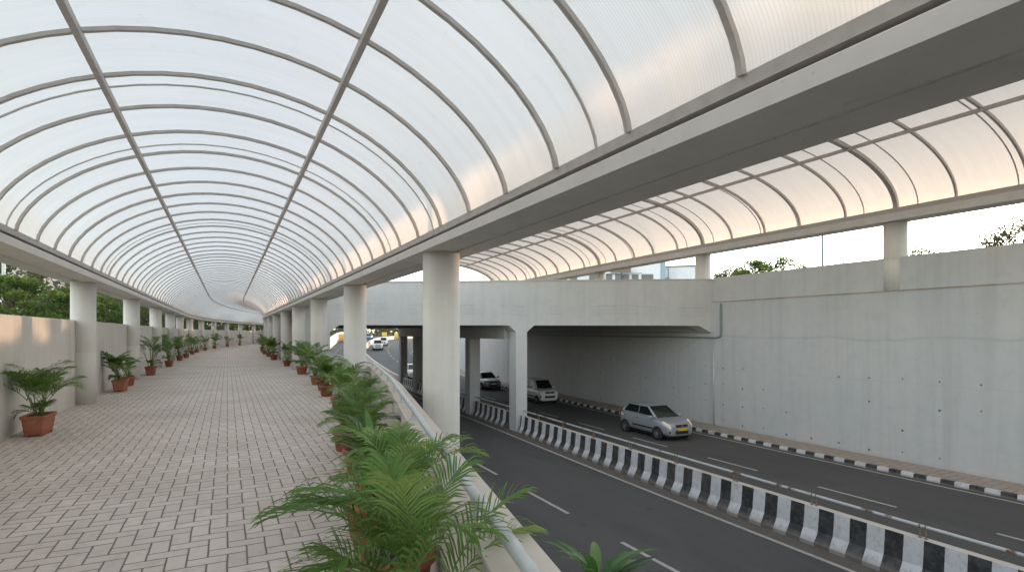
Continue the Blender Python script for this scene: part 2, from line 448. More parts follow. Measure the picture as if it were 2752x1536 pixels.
def tag(o, label=None, cat=None, group=None, kind=None):
    if label: o['label'] = label
    if cat: o['category'] = cat
    if group: o['group'] = group
    if kind: o['kind'] = kind
    return o
def empty(name, label, cat, loc=(0, 0, 0), rz=0, group=None):
    o = bpy.data.objects.new(name, None); COL.objects.link(o); o.location = loc; o.rotation_euler = (0, 0, rz)
    o.empty_display_size = .2
    return tag(o, label, cat, group)
def copy_tree(o, parent=None):
    c = o.copy(); COL.objects.link(c)
    if parent: c.parent = parent
    for ch in list(o.children): copy_tree(ch, c)
    return c
def frange(a, b, st):
    n = max(1, int(round((b - a) / st))); return [a + (b - a) * i / n for i in range(n + 1)]
ORD = ['first', 'second', 'third', 'fourth', 'fifth', 'sixth', 'seventh', 'eighth', 'ninth', 'tenth', 'eleventh', 'twelfth', 'thirteenth', 'fourteenth', 'fifteenth', 'sixteenth', 'seventeenth', 'eighteenth']

# ------------------------------------------------------------------ setting: ground, road, walkway
RS = frange(-40, 26, 3) + [27.5, 27.7] + frange(29, 170, 3)
def rtop(t): return 2.6 if t < 50 else max(roadz(t) + .05, 2.6 - (t - 50) * .07)
def ground():
    b = MB(); rows = []
    for t in [-1500, -200] + RS + [260, 500, 2500]:
        tt = min(max(t, -40), 170)
        L = left_wall_u(tt) - .14
        R = WALLU + off(tt) + .15
        zr = roadz(tt) - .12; flat = tt >= 170
        rows.append([(-2500, t, -.06), (-60, t, -.06), (L - .02, t, -.06), (L, t, zr), (R, t, zr), (R + .02, t, rtop(tt) if not flat else -.06),
                     (R + 60, t, rtop(tt) if not flat else -.06), (2500, t, -.06 if flat else rtop(tt))])
    n = len(rows[0])
    b.add([p for r in rows for p in r], [(i * n + k, i * n + k + 1, (i + 1) * n + k + 1, (i + 1) * n + k) for i in range(len(rows) - 1) for k in range(n - 1)])
    return tag(b.obj('ground', M['grass'], recalc=False), kind='structure')
ground()
RST = frange(-40, 26, 3) + frange(28, 260, 3)
b = MB()
lw = lambda t: (left_wall_u(t) - off(t) - .1, 0)
b.sweep([lw, (20.95, 0)], RST, posR, closed=False)
road = tag(b.obj('road', M['asphalt'], recalc=False), kind='structure')
b = MB()
for k in range(-5, 40):                                     # lane dashes of both carriageways
    for o, t0 in ((8.35, 12.74), (17.02, 13.54)):
        t = t0 + 4.66 * k
        if 26 < t < 48 or t < 160:
            b.sweep([(o - .055, .005), (o + .055, .005)], frange(t, t + 2.35, .8), posR, closed=False)
mk = b.obj('lane_dashes', M['linepaint'], parent=road, recalc=False)
b = MB()
b.sweep([(-.88, .005), (-.76, .005)], frange(-30, 150, 2), posM, closed=False)
b.sweep([(20.55, .005), (20.66, .005)], frange(-30, 92, 2), posR, closed=False)
b.obj('edge_lines', M['linepaint'], parent=road, recalc=False)
# dusty gutter beside the median barrier
t_ = NT('gutter_dust'); p_ = t_.pos(); n_ = t_.noise(p_, 3, 5, .7)
M['dust'] = t_.done(t_.principled(t_.mix(n_, (.085, .074, .064), (.15, .125, .105)), .95))
b = MB(); b.sweep([(-.74, .004), (-.2, .004)], frange(-30, 100, 2), posM, closed=False)
b.obj('gutter_dust', M['dust'], parent=road, recalc=False)

WS = frange(-6, 26, 1) + frange(28, 125, 2)
def walk_r(s): return (par_out(s) - .03 if s < 27.6 else 3.7, 0.0)
b = MB(); b.sweep([(-3.3, 0), (-2, 0), (-.5, 0), (.2, 0), walk_r], WS, posW, closed=False)
tag(b.obj('walkway', M['paver'], recalc=False), kind='structure')

b = MB(); b.sweep([(21.1, .15), (22.62, .15)], frange(-30, 92, 2), posR, closed=False)
tag(b.obj('footpath', M['paver2'], recalc=False), kind='structure')
b = MB(); b.sweep([(20.94, -.05), (20.96, .145), (20.98, .156), (21.1, .156), (21.1, -.05)], frange(-30, 92, 2), posR)
tag(b.obj('kerb', M['kerbstripe']), kind='structure')
tag(bpy.data.objects['kerb'], 'black and white painted kerb edging the footpath under the tall wall', None)

# ------------------------------------------------------------------ road walls
b = MB()
WSR = frange(-30, 92, 2)
def wtop(t):
    if t < 22: return 3.32 + EYE - 1.73 - ROAD0 - 0.0
    if t < 48: return 5.4
    return max(1.0, 5.4 - (t - 48) * .055)
b.sweep([(22.6, -.1), lambda t: (22.6, (1.6 + EYE - ROAD0) if t < 23 else (wtop(t))), lambda t: (23.1, (1.6 + EYE - ROAD0) if t < 23 else wtop(t)), (23.1, -.1)], WSR, lambda o, t, z: (o + off(t), t, ROAD0 + z if t < 50 else roadz(t) + z))
rw = b.obj('retaining_wall', M['wall'])
tag(rw, 'tall grey concrete wall beside the far carriageway with small round tie holes', 'wall')
b = MB()      # parapet upstand above the ledge
b.sweep([(22.70, 1.6 + EYE), (22.70, 2.88 + EYE), (22.98, 2.88 + EYE), (22.98, 1.6 + EYE)], frange(-30, 20.88, 2), lambda o, t, z: (o + off(t), t, z))
b.obj('parapet_upstand', M['wall'], parent=rw)
b = MB()
b.sweep([(22.58, 1.565 + EYE), (22.58, 1.62 + EYE), (22.70, 1.62 + EYE), (22.70, 1.60 + EYE), (22.6, 1.565 + EYE)], frange(-30, 20.88, 2), lambda o, t, z: (o + off(t), t, z))
b.obj('ledge', M['ledge'], parent=rw)

b = MB()      # wall under the walkway parapet
b.sweep([lambda t: (par_out(t) - .02, -3.4), lambda t: (par_out(t) - .02, -.001), lambda t: (par_out(t) - .22, -.001), lambda t: (par_out(t) - .22, -3.4)], frange(-20, 27.2, .8), lambda o, t, z: (o, t, z))
tag(b.obj('retaining_wall', M['wall']), 'low concrete wall holding up the walkway edge above the near carriageway', 'wall')
b = MB()      # curving white wall beyond the bridge on the left of the road
b.sweep([(0., -.1), lambda t: (0., 2.4 if t < 52 else max(1.9, 5.5 - roadz(t) - 5.0)), lambda t: (-.4, 2.4 if t < 52 else max(1.9, .5 - roadz(t))), (-.4, -.1)], frange(53, 150, 3), lambda o, t, z: (left_wall_u(t) + o, t, roadz(t) + z))
tag(b.obj('retaining_wall', M['whitewall']), 'white road wall seen beyond the bridge opening, left of the traffic', 'wall')

# parapet with coping and handrail along the walkway
pp = empty('parapet', 'low walkway parapet with beige coping and a round grey handrail', 'parapet')
PS = frange(-3, 26, .5)
F = lambda o, t, z: (o, t, z)
b = MB(); b.sweep([lambda t: (par_out(t) - .03, 0.), lambda t: (par_out(t) - .03, .80), lambda t: (par_out(t) - .235, .80), lambda t: (par_out(t) - .235, 0.)], PS, F)
b.obj('parapet_wall', M['lwall'], pp)
b = MB(); b.sweep([lambda t: (par_out(t), .80), lambda t: (par_out(t), .83), lambda t: (par_out(t) - .262, .83), lambda t: (par_out(t) - .262, .80)], PS, F)
b.obj('coping', M['coping'], pp, bevel=.006)
b = MB(); b.tube([(par_out(t) - .188, t, .935) for t in frange(-2.5, 25.5, .4)], .029, 12)
b.obj('handrail', M['galv'], pp, smooth=True)
for t in [1.0 + 1.5 * i for i in range(17)]:
    b = MB(); x = par_out(t) - .188
    b.box((x, t, .868), (.02, .075, .08)); b.box((x, t, .834), (.07, .11, .006))
    b.obj('rail_post', M['galv'], pp)

# walkway left wall
b = MB()
b.sweep([(-3.23, -.05), (-3.23, 2.01), (-3.26, 2.03), (-3.42, 2.03), (-3.45, 2.01), (-3.45, -.05)], WS[:-12], posW)
tag(b.obj('garden_wall', M['lwall']), 'plain cream concrete wall along the left side of the walkway', 'wall')
b = MB()
b.sweep([(3.62, -.05), (3.62, 2.7), (3.9, 2.7), (3.9, -.05)], frange(28.5, 110, 2), posW)
tag(b.obj('side_wall', M['bridge']), 'pale concrete wall standing behind the far right columns', 'wall')

# ------------------------------------------------------------------ columns
def column_mesh(r, h):
    n = 40; b = MB()
    zs = [0, h * .42, h * .42 + .006, h * .42 + .012, h]; rr = [r, r, r - .003, r, r]
    b.lathe(list(zip(rr, zs)), n)
    me = b.mesh('round_column', M['column'])
    bm = bmesh.new(); bm.from_mesh(me); bmesh.ops.recalc_face_normals(bm, faces=bm.faces)
    for f in bm.faces: f.smooth = len(f.verts) == 4
    bm.to_mesh(me); bm.free(); return me
CT = EYE + 1.243
cm_l = column_mesh(.255, CT - .02); cm_r = column_mesh(.285, CT - .02); cm_rl = column_mesh(.285, CT + 3.4); cm_w = column_mesh(.40, 2.78)
def put(me, name, loc, label, cat, group):
    o = bpy.data.objects.new(name, me); COL.objects.link(o); o.location = loc; return tag(o, label, cat, group)
LC = [1.5, 9.1] + [16.7 + 7.6 * i for i in range(11)]
for i, s in enumerate(LC):
    lab = 'round column behind the camera standing by the left wall' if i < 2 else '%s round grey column from the camera along the left wall' % ORD[i - 2]
    if i >= 2: put(cm_l, 'round_column', posW(-3.12, s, 0), lab, 'column', 'round columns carrying the walkway canopy')
RC = [8.07, 14.55, 20.9, 27.3, 33.4, 39.7, 45.6, 51.4, 57.2, 63, 69, 75, 81, 87, 93]
for i, s in enumerate(RC):
    x, y, z = posW(2.95, s, 0)
    lab = ('nearest and thickest looking round column standing outside the planted parapet' if i == 0 else
           '%s round column of the right row counted from the camera' % ORD[i])
    put(cm_rl if i < 2 else cm_r, 'round_column', (x, y, -3.4 if i < 2 else 0), lab, 'column', 'round columns carrying the walkway canopy')
C2 = [2.12, 12.03, 21.88, 31.7, 41.4, 50.6]
for i, t in enumerate(C2):
    if i == 0: continue
    put(cm_w, 'round_column', (WALLU + off(t) + .37, t, 1.60 + EYE - (0 if t < 21 else -.0)), '%s stubby round column standing on the far wall under the second canopy' % ORD[i - 1], 'column', 'round columns on the far wall')

# ------------------------------------------------------------------ eave beams of the walkway canopy
def eave_beam(sgn, label, s0):
    t = empty('eave_beam', label, 'beam')
    z0 = EYE + 1.225
    P = [(2.60, z0), (2.60, z0 + .11), (2.615, z0 + .125), (2.80, z0 + .125), (2.80, z0 + .20), (3.50, z0 + .20), (3.54, z0 + .18), (3.54, z0 + .04), (3.185, z0 + .04), (3.185, z0 + .15), (3.05, z0 + .15), (3.05, z0)]
    b = MB(); b.sweep([(sgn * (o + (.10 if sgn < 0 else 0)), z) for o, z in P], frange(s0, 44, 2) + frange(46, 122, 2), posW)
    b.obj('concrete_beam', M['beam'], t)
    return t
eave_beam(1, 'long concrete eave beam carried by the right row of columns', -6)
eave_beam(-1, 'long concrete eave beam carried by the left row of columns', -6)

# ------------------------------------------------------------------ arched canopies
def arch1(n=28):
    pts = []
    for i in range(n + 1):
        a = math.pi * i / n
        u = -math.cos(a) * 2.68
        x = min(1, abs(u) / 2.68)
        pts.append((u - .045, EYE + 1.475 + 1.50 * (1 - x * x) ** .65))
    return pts
def inset(pts, d):                        # offset an open profile inwards
    out = []
    for i, p in enumerate(pts):
        a = Vector(pts[max(i - 1, 0)]); c = Vector(pts[min(i + 1, len(pts) - 1)])
        t = (c - a).normalized(); nrm = Vector((t.y, -t.x))
        out.append((p[0] + nrm.x * d, p[1] + nrm.y * d))
    return out
def rib_mesh(prof, w, d, gap, mat, name):
    o1 = inset(prof, gap); o2 = inset(prof, gap + d); n = len(prof); b = MB()
    vs = [(p[0], s, p[1]) for s in (-w / 2, w / 2) for pr in (o1, o2) for p in pr]
    fs = []
    A, B, C, D = 0, n, 2 * n, 3 * n
    for i in range(n - 1):
        fs += [(A + i, A + i + 1, C + i + 1, C + i), (B + i, D + i, D + i + 1, B + i + 1), (A + i, B + i, B + i + 1, A + i + 1), (C + i, C + i + 1, D + i + 1, D + i)]
    fs += [(A, C, D, B), (A + n - 1, B + n - 1, D + n - 1, C + n - 1)]
    b.add(vs, fs); me = b.mesh(name, mat)
    bm = bmesh.new(); bm.from_mesh(me); bmesh.ops.recalc_face_normals(bm, faces=bm.faces); bm.to_mesh(me); bm.free()
    return me
def sheet(prof, stations, fn, name, mat, parent):
    b = MB(); n = len(prof); m = len(stations)
    arc = [0]
    for i in range(1, n): arc.append(arc[-1] + (Vector(prof[i]) - Vector(prof[i - 1])).length)
    half = arc[-1] / 2
    ed = [half - abs(a - half) for a in arc]
    vs = [fn(p[0], s, p[1]) for s in stations for p in prof]
    fs = []; uv = []
    for i in range(m - 1):
        for k in range(n - 1):
            fs.append((i * n + k, i * n + k + 1, (i + 1) * n + k + 1, (i + 1) * n + k))
            uv.append([(stations[i], ed[k]), (stations[i], ed[k + 1]), (stations[i + 1], ed[k + 1]), (stations[i + 1], ed[k])])
    b.add(vs, fs, 0, uv)
    return b.obj(name, mat, parent, smooth=True, recalc=False)
SK = .05
def posK(o, s, z): return posW(o, s - SK * o, z)
A1 = arch1()
can = empty('arched_canopy', 'long barrel vaulted translucent canopy with grey steel ribs over the paved walkway', 'canopy')
ST1 = frange(-6, 46, 1) + frange(47, 121, 1)
sheet(A1, ST1, posK, 'roof_sheet', M['poly'], can)
rib1 = rib_mesh(A1, .045, .038, .004, M['steel'], 'rib')
cover1 = rib_mesh(A1, .03, .012, .003, M['steel_light'], 'cover_strip')
ribS = [s for s in [-4.75 + 1.0 * i for i in range(126)]]
def place_rib(me, name, s, parent):
    o = bpy.data.objects.new(name, me); COL.objects.link(o); o.parent = parent
    o.location = posW(0, s, 0); a = dirW(s)
    o.matrix_world = Matrix.Translation(posW(0, s, 0)) @ Matrix.Rotation(a, 4, 'Z') @ Matrix(((1, 0, 0, 0), (-SK, 1, 0, 0), (0, 0, 1, 0), (0, 0, 0, 1)))
    return o
for s in ribS[:100]: place_rib(rib1, 'rib', s, can)
b = MB()
for s in ribS[100:]:
    a = dirW(s); R = Matrix.Translation(posW(0, s, 0)) @ Matrix.Rotation(a, 4, 'Z')
    b.add([R @ v.co for v in rib1.vertices], [tuple(p.vertices) for p in rib1.polygons])
o = b.obj('far_ribs', M['steel'], can); o['kind'] = 'stuff'
for k, s in enumerate([3.66, 7.6, 9.9, 13.4, 16.85, 20.3, 23.8, 27.4, 31.3, 35.2, 39.4, 43.3, 47.4, 52.3, 57.4, 63.2]): place_rib(cover1, 'cover_strip', s, can)
def at_prof(u):
    for p, q in zip(A1, A1[1:]):
        if p[0] <= u <= q[0]: return p[1] + (q[1] - p[1]) * (u - p[0]) / (q[0] - p[0])
for u in (-1.21, 1.13):
    z = at_prof(u) - .04
    b = MB(); b.sweep([(u - .03, z - .055), (u + .03, z - .055), (u + .03, z + .02), (u - .03, z + .02)], ST1, posW)
    b.obj('purlin', M['steel'], can)
for sg in (1, -1):
    b = MB(); e = 2.63 if sg > 0 else 2.72
    z0 = EYE + 1.397
    b.sweep([(sg * e, z0), (sg * e, z0 + .085), (sg * (e + .05), z0 + .085), (sg * (e + .05), z0 + .09 - .07), (sg * (e + .14), z0 + .02), (sg * (e + .14), z0)], ST1, posW)
    b.obj('eave_channel', M['steel'], can)
    b = MB(); b.sweep([(sg * (e + .16), EYE + 1.352), (sg * (e + .16), EYE + 1.43), (sg * (e + .142), EYE + 1.43), (sg * (e + .142), EYE + 1.352)], ST1, posW)
    b.obj('slot_shade_strip', M['dark'], can)  # near-black strip standing in for shade inside the eave slot
    for s in ribS[:60:2]:
        x, y, z = posW(sg * (e + .10), s - SK * sg * e, EYE + 1.374)
        b = MB(); b.box((x, y, z), (.06, .05, .046)); b.obj('foot_bracket', M['steel_light'], can)

# second canopy over the road
def arch2(n=40):
    c, a = 17.0, 5.6
    return [(c - a * math.cos(math.pi * i / n), EYE + 4.70 + 2.13 * math.sin(math.pi * i / n)) for i in range(n + 1)]
A2 = arch2()
def posC(o, t, z):
    k = min(1, max(0, (o - 11.4) / 11.2)); return (o + off(t) * k, t, z)
can2 = empty('arched_canopy', 'second translucent vaulted canopy glowing warm above the sunken road', 'canopy')
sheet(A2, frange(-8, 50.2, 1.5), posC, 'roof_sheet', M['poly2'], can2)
r2 = rib_mesh(A2, .07, .10, .004, M['steel'], 'rib'); r2b = rib_mesh(A2, .16, .14, .004, M['steel'], 'main_rib'); r2c = rib_mesh(A2, .035, .03, .004, M['steel_light'], 'cover_strip')
def rib2(me, name, t):
    o = bpy.data.objects.new(name, me); COL.objects.link(o); o.parent = can2; o.location = (0, t, 0)
    k = off(t) / 11.2
    o.matrix_world = Matrix(((1 + k, 0, 0, -11.4 * k), (0, 1, 0, t), (0, 0, 1, 0), (0, 0, 0, 1)))
for i in range(-1, 6):
    t0 = 11.77 + 9.68 * (i - 1)
    if -8 < t0 < 50.5: rib2(r2b, 'main_rib', t0)
    for k in range(1, 5):
        t = t0 + 9.68 * k / 5 + (.12 if k == 2 else 0)
        if -8 < t < 50: rib2(r2, 'rib', t)
    for k in (1, 4, 6, 9):
        t = t0 + 9.68 * k / 10 + .25
        if -8 < t < 50: rib2(r2c, 'cover_strip', t)
rib2(r2b, 'main_rib', 50.2)
ST2 = frange(-8, 50.2, 2)
def p2z(u): return EYE + 4.70 + 2.13 * math.sqrt(max(0, 1 - ((u - 17.0) / 5.6) ** 2))
for u in (19.45, 17.0, 14.5):
    z = p2z(u) - .12
    b = MB(); b.sweep([(u - .045, z - .08), (u + .045, z - .08), (u + .045, z + .03), (u - .045, z + .03)], ST2, posC); b.obj('purlin', M['steel'], can2)
b = MB(); b.sweep([(22.45, EYE + 4.55), (22.45, EYE + 4.72), (22.6, EYE + 4.72), (22.6, EYE + 4.55)], ST2, posC); b.obj('eave_channel', M['steel'], can2)
b = MB(); b.sweep([(11.3, EYE + 4.45), (11.3, EYE + 4.72), (11.5, EYE + 4.72), (11.5, EYE + 4.45)], ST2, posC); b.obj('inner_eave_beam', M['steel'], can2)
for s in [1.5] + RC[:7]:
    b = MB(); b.tube([(3.3, s, EYE + 1.38), (11.35, s, EYE + 4.50)], .07, 10); b.obj('strut', M['steel'], can2)
b = MB(); b.sweep([(22.42, EYE + 4.25), (22.42, EYE + 4.54), (22.55, EYE + 4.56), (23.25, EYE + 4.56), (23.25, EYE + 4.25), (22.80, EYE + 4.25), (22.80, EYE + 4.30), (22.74, EYE + 4.30), (22.74, EYE + 4.25)], ST2, posC)
tag(b.obj('eave_beam', M['beam']), 'pale beam on stubby columns under the outer edge of the second canopy', 'beam')

# ------------------------------------------------------------------ bridge over the sunken road
B0 = Vector((WALLU + off(20.9) + .05, 20.9, 0)); B1 = Vector((4.4, 27.55, 0))
e1 = (B1 - B0); BL = e1.length; e1.normalize(); e2 = Vector((.035, 1, 0))
def bp(x, z, d=0): q = B0 + e1 * x + e2 * d; return Vector((q.x, q.y, z))
br = empty('road_bridge', 'concrete road bridge crossing the sunken road on a row of square piers', 'bridge')
SOF = EYE + .36; RB = ROAD0 - .1
xp = 10.22; hw = .28
def topz(x): return EYE + 2.80 - .42 * x / BL
CH = .33
poly = [(-.3, topz(0)), (BL + 1.2, topz(BL)), (BL + 1.2, RB), (BL, RB), (BL, SOF - CH), (BL - CH * 1.3, SOF), (xp + hw + CH * 1.1, SOF), (xp + hw, SOF - CH), (xp + hw, RB), (xp - hw, RB), (xp - hw, SOF - CH), (xp - hw - CH * 1.1, SOF), (.75, SOF), (.12, SOF - CH), (-.3, SOF - CH)]
b = MB(); b.prism([bp(x, z) for x, z in poly], e2 * .8)
b.obj('front_wall', M['bridge'], br)
b = MB(); b.prism([bp(x, z, .75) for x, z in [(-.2, topz(0) + .002), (BL + 1.1, topz(BL) + .002), (BL + 1.1, topz(BL) + .05), (-.2, topz(0) + .05)]], e2 * -.80)
b.obj('coping', M['bridge'], br)
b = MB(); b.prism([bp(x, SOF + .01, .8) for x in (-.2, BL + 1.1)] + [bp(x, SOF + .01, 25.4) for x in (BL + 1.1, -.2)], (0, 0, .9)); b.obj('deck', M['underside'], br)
b = MB(); b.prism([bp(x, z, 25.4) for x, z in [(-.3, SOF + .005), (BL + 1.2, SOF + .005), (BL + 1.2, topz(BL)), (-.3, topz(0))]], e2 * .5); b.obj('back_wall', M['bridge'], br)
def medpt(t): return posM(0, t, 0)[0]
ts = frange(25.5, 50.2, 2.4)
b = MB(); b.sweep([(-.42, SOF - .7), (-.42, SOF + .008), (.42, SOF + .008), (.42, SOF - .7)], ts, lambda o, t, z: (medpt(t) + o, t, z)); b.obj('median_beam', M['pier'], br)
for t in (31.1, 37.5, 44.2, 50.0):
    x = medpt(t); P = [Vector((x, t, 0)) + e1 * a + e2 * d for a, d in ((-.31, -.4), (.31, -.4), (.31, .4), (-.31, .4))]
    b = MB(); b.prism([(p.x, p.y, RB) for p in P], (0, 0, SOF - .702 - RB)); b.obj('pier', M['pier'], br)
b = MB(); b.prism([bp(x, RB, .8) for x in (BL, BL + 1.1)] + [bp(x, RB, 25.4) for x in (BL + 1.1, BL)], (0, 0, SOF - RB)); b.obj('abutment', M['bridge'], br)

# service pipes at the portal
def pz(t, z, o=22.50): return (o + off(t), t, z)
b = MB(); b.tube([pz(46, EYE - .22), pz(30, EYE - .24), pz(20.5, EYE - .26), pz(20.28, EYE - .22), pz(20.22, EYE - .1), pz(20.22, EYE + 1.2), pz(20.25, EYE + 1.5, 22.56)], .045, 10)
b.obj('service_pipe', M['pipe_green'], smooth=True); tag(bpy.data.objects['service_pipe'], 'green grey pipe running along the tunnel wall and up beside its mouth', 'pipe')
b = MB(); b.tube([pz(46, EYE + .02), pz(24, EYE + .02), pz(20.95, EYE + .0)], .03, 8); o = b.obj('service_pipe', M['pipe_green'], smooth=True); tag(o, 'thin upper conduit just under the bridge soffit in the tunnel', 'pipe')
b = MB(); b.tube([pz(20.72, EYE - .33, 22.56), pz(20.72, ROAD0 + .16, 22.56)], .04, 8); o = b.obj('drain_pipe', M['galv'], smooth=True); tag(o, 'pale vertical drain pipe on the wall beside the tunnel mouth', 'pipe')

# ------------------------------------------------------------------ median barrier
JP = [(-.30, 0), (-.30, .09), (-.26, .15), (-.155, .33), (-.105, .86), (.105, .86), (.155, .33), (.26, .15), (.30, .09), (.30, 0)]
MI = [0, 0, 0, 0, 1, 0, 0, 0, 0, 0]
def barrier(t0, t1, label, rail=True):
    e = empty('median_barrier', label, 'barrier', group='black and white median barriers')
    b = MB(); b.sweep([(o, z + .002) for o, z in JP], frange(t0, t1, .9), posM, mis=MI); b.obj('barrier_body', [M['stripe'], M['cap']], e, bevel=0)
    if rail:
        b = MB(); b.tube([posM(.02, t, 1.10) for t in frange(t0 + .1, t1 - .05, 1.)], .032, 10); b.obj('handrail', M['rail'], e, smooth=True)
        t = t0 + .6
        while t < t1 - .2:
            b = MB()
            for d in (-.055, .055):
                p = posM(.02, t + d, 0); x, y, z = p
                b.box((x, y, z + .985), (.022, .022, .245)); b.tube([(x, y - .012, z + 1.10), (x, y + .012, z + 1.10)], .042, 10)
                b.box((x, y, z + .866), (.07, .06, .008))
            b.obj('rail_bracket', M['rust'], e); t += 2.35
barrier(-4, 24.15, 'long striped barrier in the foreground running up to the first bridge pier')
barrier(25.6, 30.65, 'striped barrier segment between the first two bridge piers')
barrier(31.6, 37.05, 'striped barrier segment in shade beyond the second bridge pier')
barrier(38.0, 43.75, 'striped barrier segment deep under the bridge half hidden by the thick column')
barrier(44.7, 49.5, 'striped barrier segment at the far mouth of the bridge')
e = empty('median_barrier', 'weathered pale barrier curving up the ramp beyond the bridge', 'barrier', group='black and white median barriers')
b = MB(); b.sweep([(o, z + .002) for o, z in JP], frange(50.5, 165, 2), posM); b.obj('barrier_body', M['cap'], e)

# ------------------------------------------------------------------ plants in pots
def frond(b, base, az, L, el0, droop, nl, ll, lw, tint, rnd, mi=0):
    # curved rachis with paired, drooping, tapering leaflets
    pts = []; p = Vector(base); el = el0; n = 12
    d = Vector((math.cos(az), math.sin(az), 0))
    for i in range(n + 1):
        pts.append(p.copy()); p = p + (d * math.cos(el) + Vector((0, 0, 1)) * math.sin(el)) * (L / n); el -= droop / n * (0.5 + 1.2 * i / n)
    b.tube(pts, [.0055 * (1 - .8 * i / n) + .001 for i in range(n + 1)], 4, mi, False, tint=min(1, tint + .3))
    side = Vector((-d.y, d.x, 0))
    for j in range(nl):
        f = .22 + .78 * (j + .5) / nl
        q = f * n; i = min(n - 1, int(q)); c = pts[i].lerp(pts[i + 1], q - i)
        t = (pts[i + 1] - pts[i]).normalized(); up = side.cross(t).normalized() * -1
        if up.z < 0: up = -up
        prof = math.sin(math.pi * min(1, (.12 + .88 * ((f - .22) / .78)) ** .8)) ** .6
        l = ll * (.35 + .65 * prof) * rnd.uniform(.88, 1.08)
        w = lw * (.6 + .4 * prof)
        fw = .45 + .75 * f + rnd.uniform(-.06, .06)
        for sg in (-1, 1):
            dr = (side * sg * math.cos(fw) + t * math.sin(fw)).normalized()
            lift = .38 + rnd.uniform(-.1, .1)
            a0 = c; v = (dr + up * lift).normalized()
            a1 = a0 + v * l * .35; v = (v + Vector((0, 0, -.32))).normalized()
            a2 = a1 + v * l * .35; v = (v + Vector((0, 0, -.55))).normalized()
            a3 = a2 + v * l * .30
            wv = v.cross(up + side * sg * .4)
            wv = (t * 1.0 - v * t.dot(v)).normalized()
            tt = min(1, max(0, tint + rnd.uniform(-.07, .07)))
            b.add([a0 + wv * w * .25, a0 - wv * w * .25, a1 + wv * w * .5, a1 - wv * w * .5, a2 + wv * w * .42, a2 - wv * w * .42, a3],
                  [(0, 1, 3, 2), (2, 3, 5, 4), (4, 5, 6)], mi, tint=tt)
def palm_meshes(seed, H, nf, L, nl, ll, lw, spread=.06, canes=7):
    r = random.Random(seed); f = MB(); c = MB()
    tips = []
    for k in range(canes):
        a = r.uniform(0, 6.28); rr = r.uniform(.01, spread); h = H * r.uniform(.28, .62); lean = r.uniform(.03, .16)
        p0 = Vector((rr * math.cos(a), rr * math.sin(a), 0)); p1 = p0 + Vector((math.cos(a) * lean, math.sin(a) * lean, h))
        c.tube([p0, p0.lerp(p1, .5) + Vector((0, 0, .02)), p1], [.012, .010, .007], 6); tips.append((p1, a))
    for k in range(nf):
        p, a = tips[k % canes]
        q = p - Vector((0, 0, r.uniform(0, .35) * H * .4))
        az = a + r.uniform(-1.1, 1.1) + (k // canes) * 1.4
        el = r.uniform(.85, 1.35) if k % 4 else r.uniform(1.3, 1.5)
        frond(f, q, az, L * r.uniform(.75, 1.15), el, r.uniform(.8, 1.75), nl, ll * r.uniform(.85, 1.1), lw, r.choice([.15, .25, .35, .45, .5, .6, .8]), r)
    for k in range(nf // 3):                                  # low filler fronds
        az = r.uniform(0, 6.28)
        frond(f, (0, 0, r.uniform(.02, .12)), az, L * r.uniform(.45, .7), r.uniform(.5, 1.1), r.uniform(1., 1.8), max(8, nl // 2), ll * .7, lw, r.choice([.05, .15, .25, .4]), r)
    return f.mesh('foliage', M['palm'], True), c.mesh('canes', M['cane'], True)
def broad_meshes(seed, H, n, L, w, e0=.2):
    r = random.Random(seed); f = MB(); c = MB()
    for k in range(4):
        a = k * 1.6; c.tube([(0, 0, 0), (math.cos(a) * .05, math.sin(a) * .05, H * .7)], [.012, .008], 6)
    for k in range(n):
        az = r.uniform(0, 6.28); el = r.uniform(e0, 1.4); z = H * r.uniform(.1, .8); l = L * r.uniform(.7, 1.15)
        d = Vector((math.cos(az), math.sin(az), 0)); side = Vector((-d.y, d.x, 0)); p = Vector((0, 0, z)) + d * .03
        row = []; m = 7
        for i in range(m + 1):
            ww = w * (math.sin(math.pi * (.06 + .94 * i / m) ** .75) * .5 if i < m else 0)
            up = Vector((0, 0, 1)) * math.cos(el) - d * math.sin(el)
            row.append((p + side * ww + up * ww * .25, p.copy(), p - side * ww + up * ww * .25))
            p = p + (d * math.cos(el) + Vector((0, 0, 1)) * math.sin(el)) * l / m; el -= r.uniform(.1, .26)
        vs = [q for t in row for q in t]
        fs = [(i * 3 + k2, i * 3 + k2 + 1, i * 3 + k2 + 4, i * 3 + k2 + 3) for i in range(m) for k2 in range(2)]
        f.add(vs, fs, 0, tint=r.choice([.1, .25, .4, .5, .6, .8, .9]))
    return f.mesh('foliage', M['broad'], True), c.mesh('canes', M['cane'], True)
def pot_round(r, h):
    b = MB(); b.lathe([(r * .70, 0), (r * .74, .01), (r * .93, h * .82), (r * 1.04, h * .82), (r * 1.06, h * .86), (r * 1.06, h * .98), (r * 1.02, h), (r * .93, h), (r * .9, h * .9), (r * .2, h * .88)], 28, cap=False)
    bm_ = b.mesh('pot', M['terracotta'], True)
    s_ = MB(); s_.lathe([(r * .91, h * .90), (r * .5, h * .915), (.01, h * .925)], 20, cap=False)
    return bm_, s_.mesh('soil', M['soil'], True)
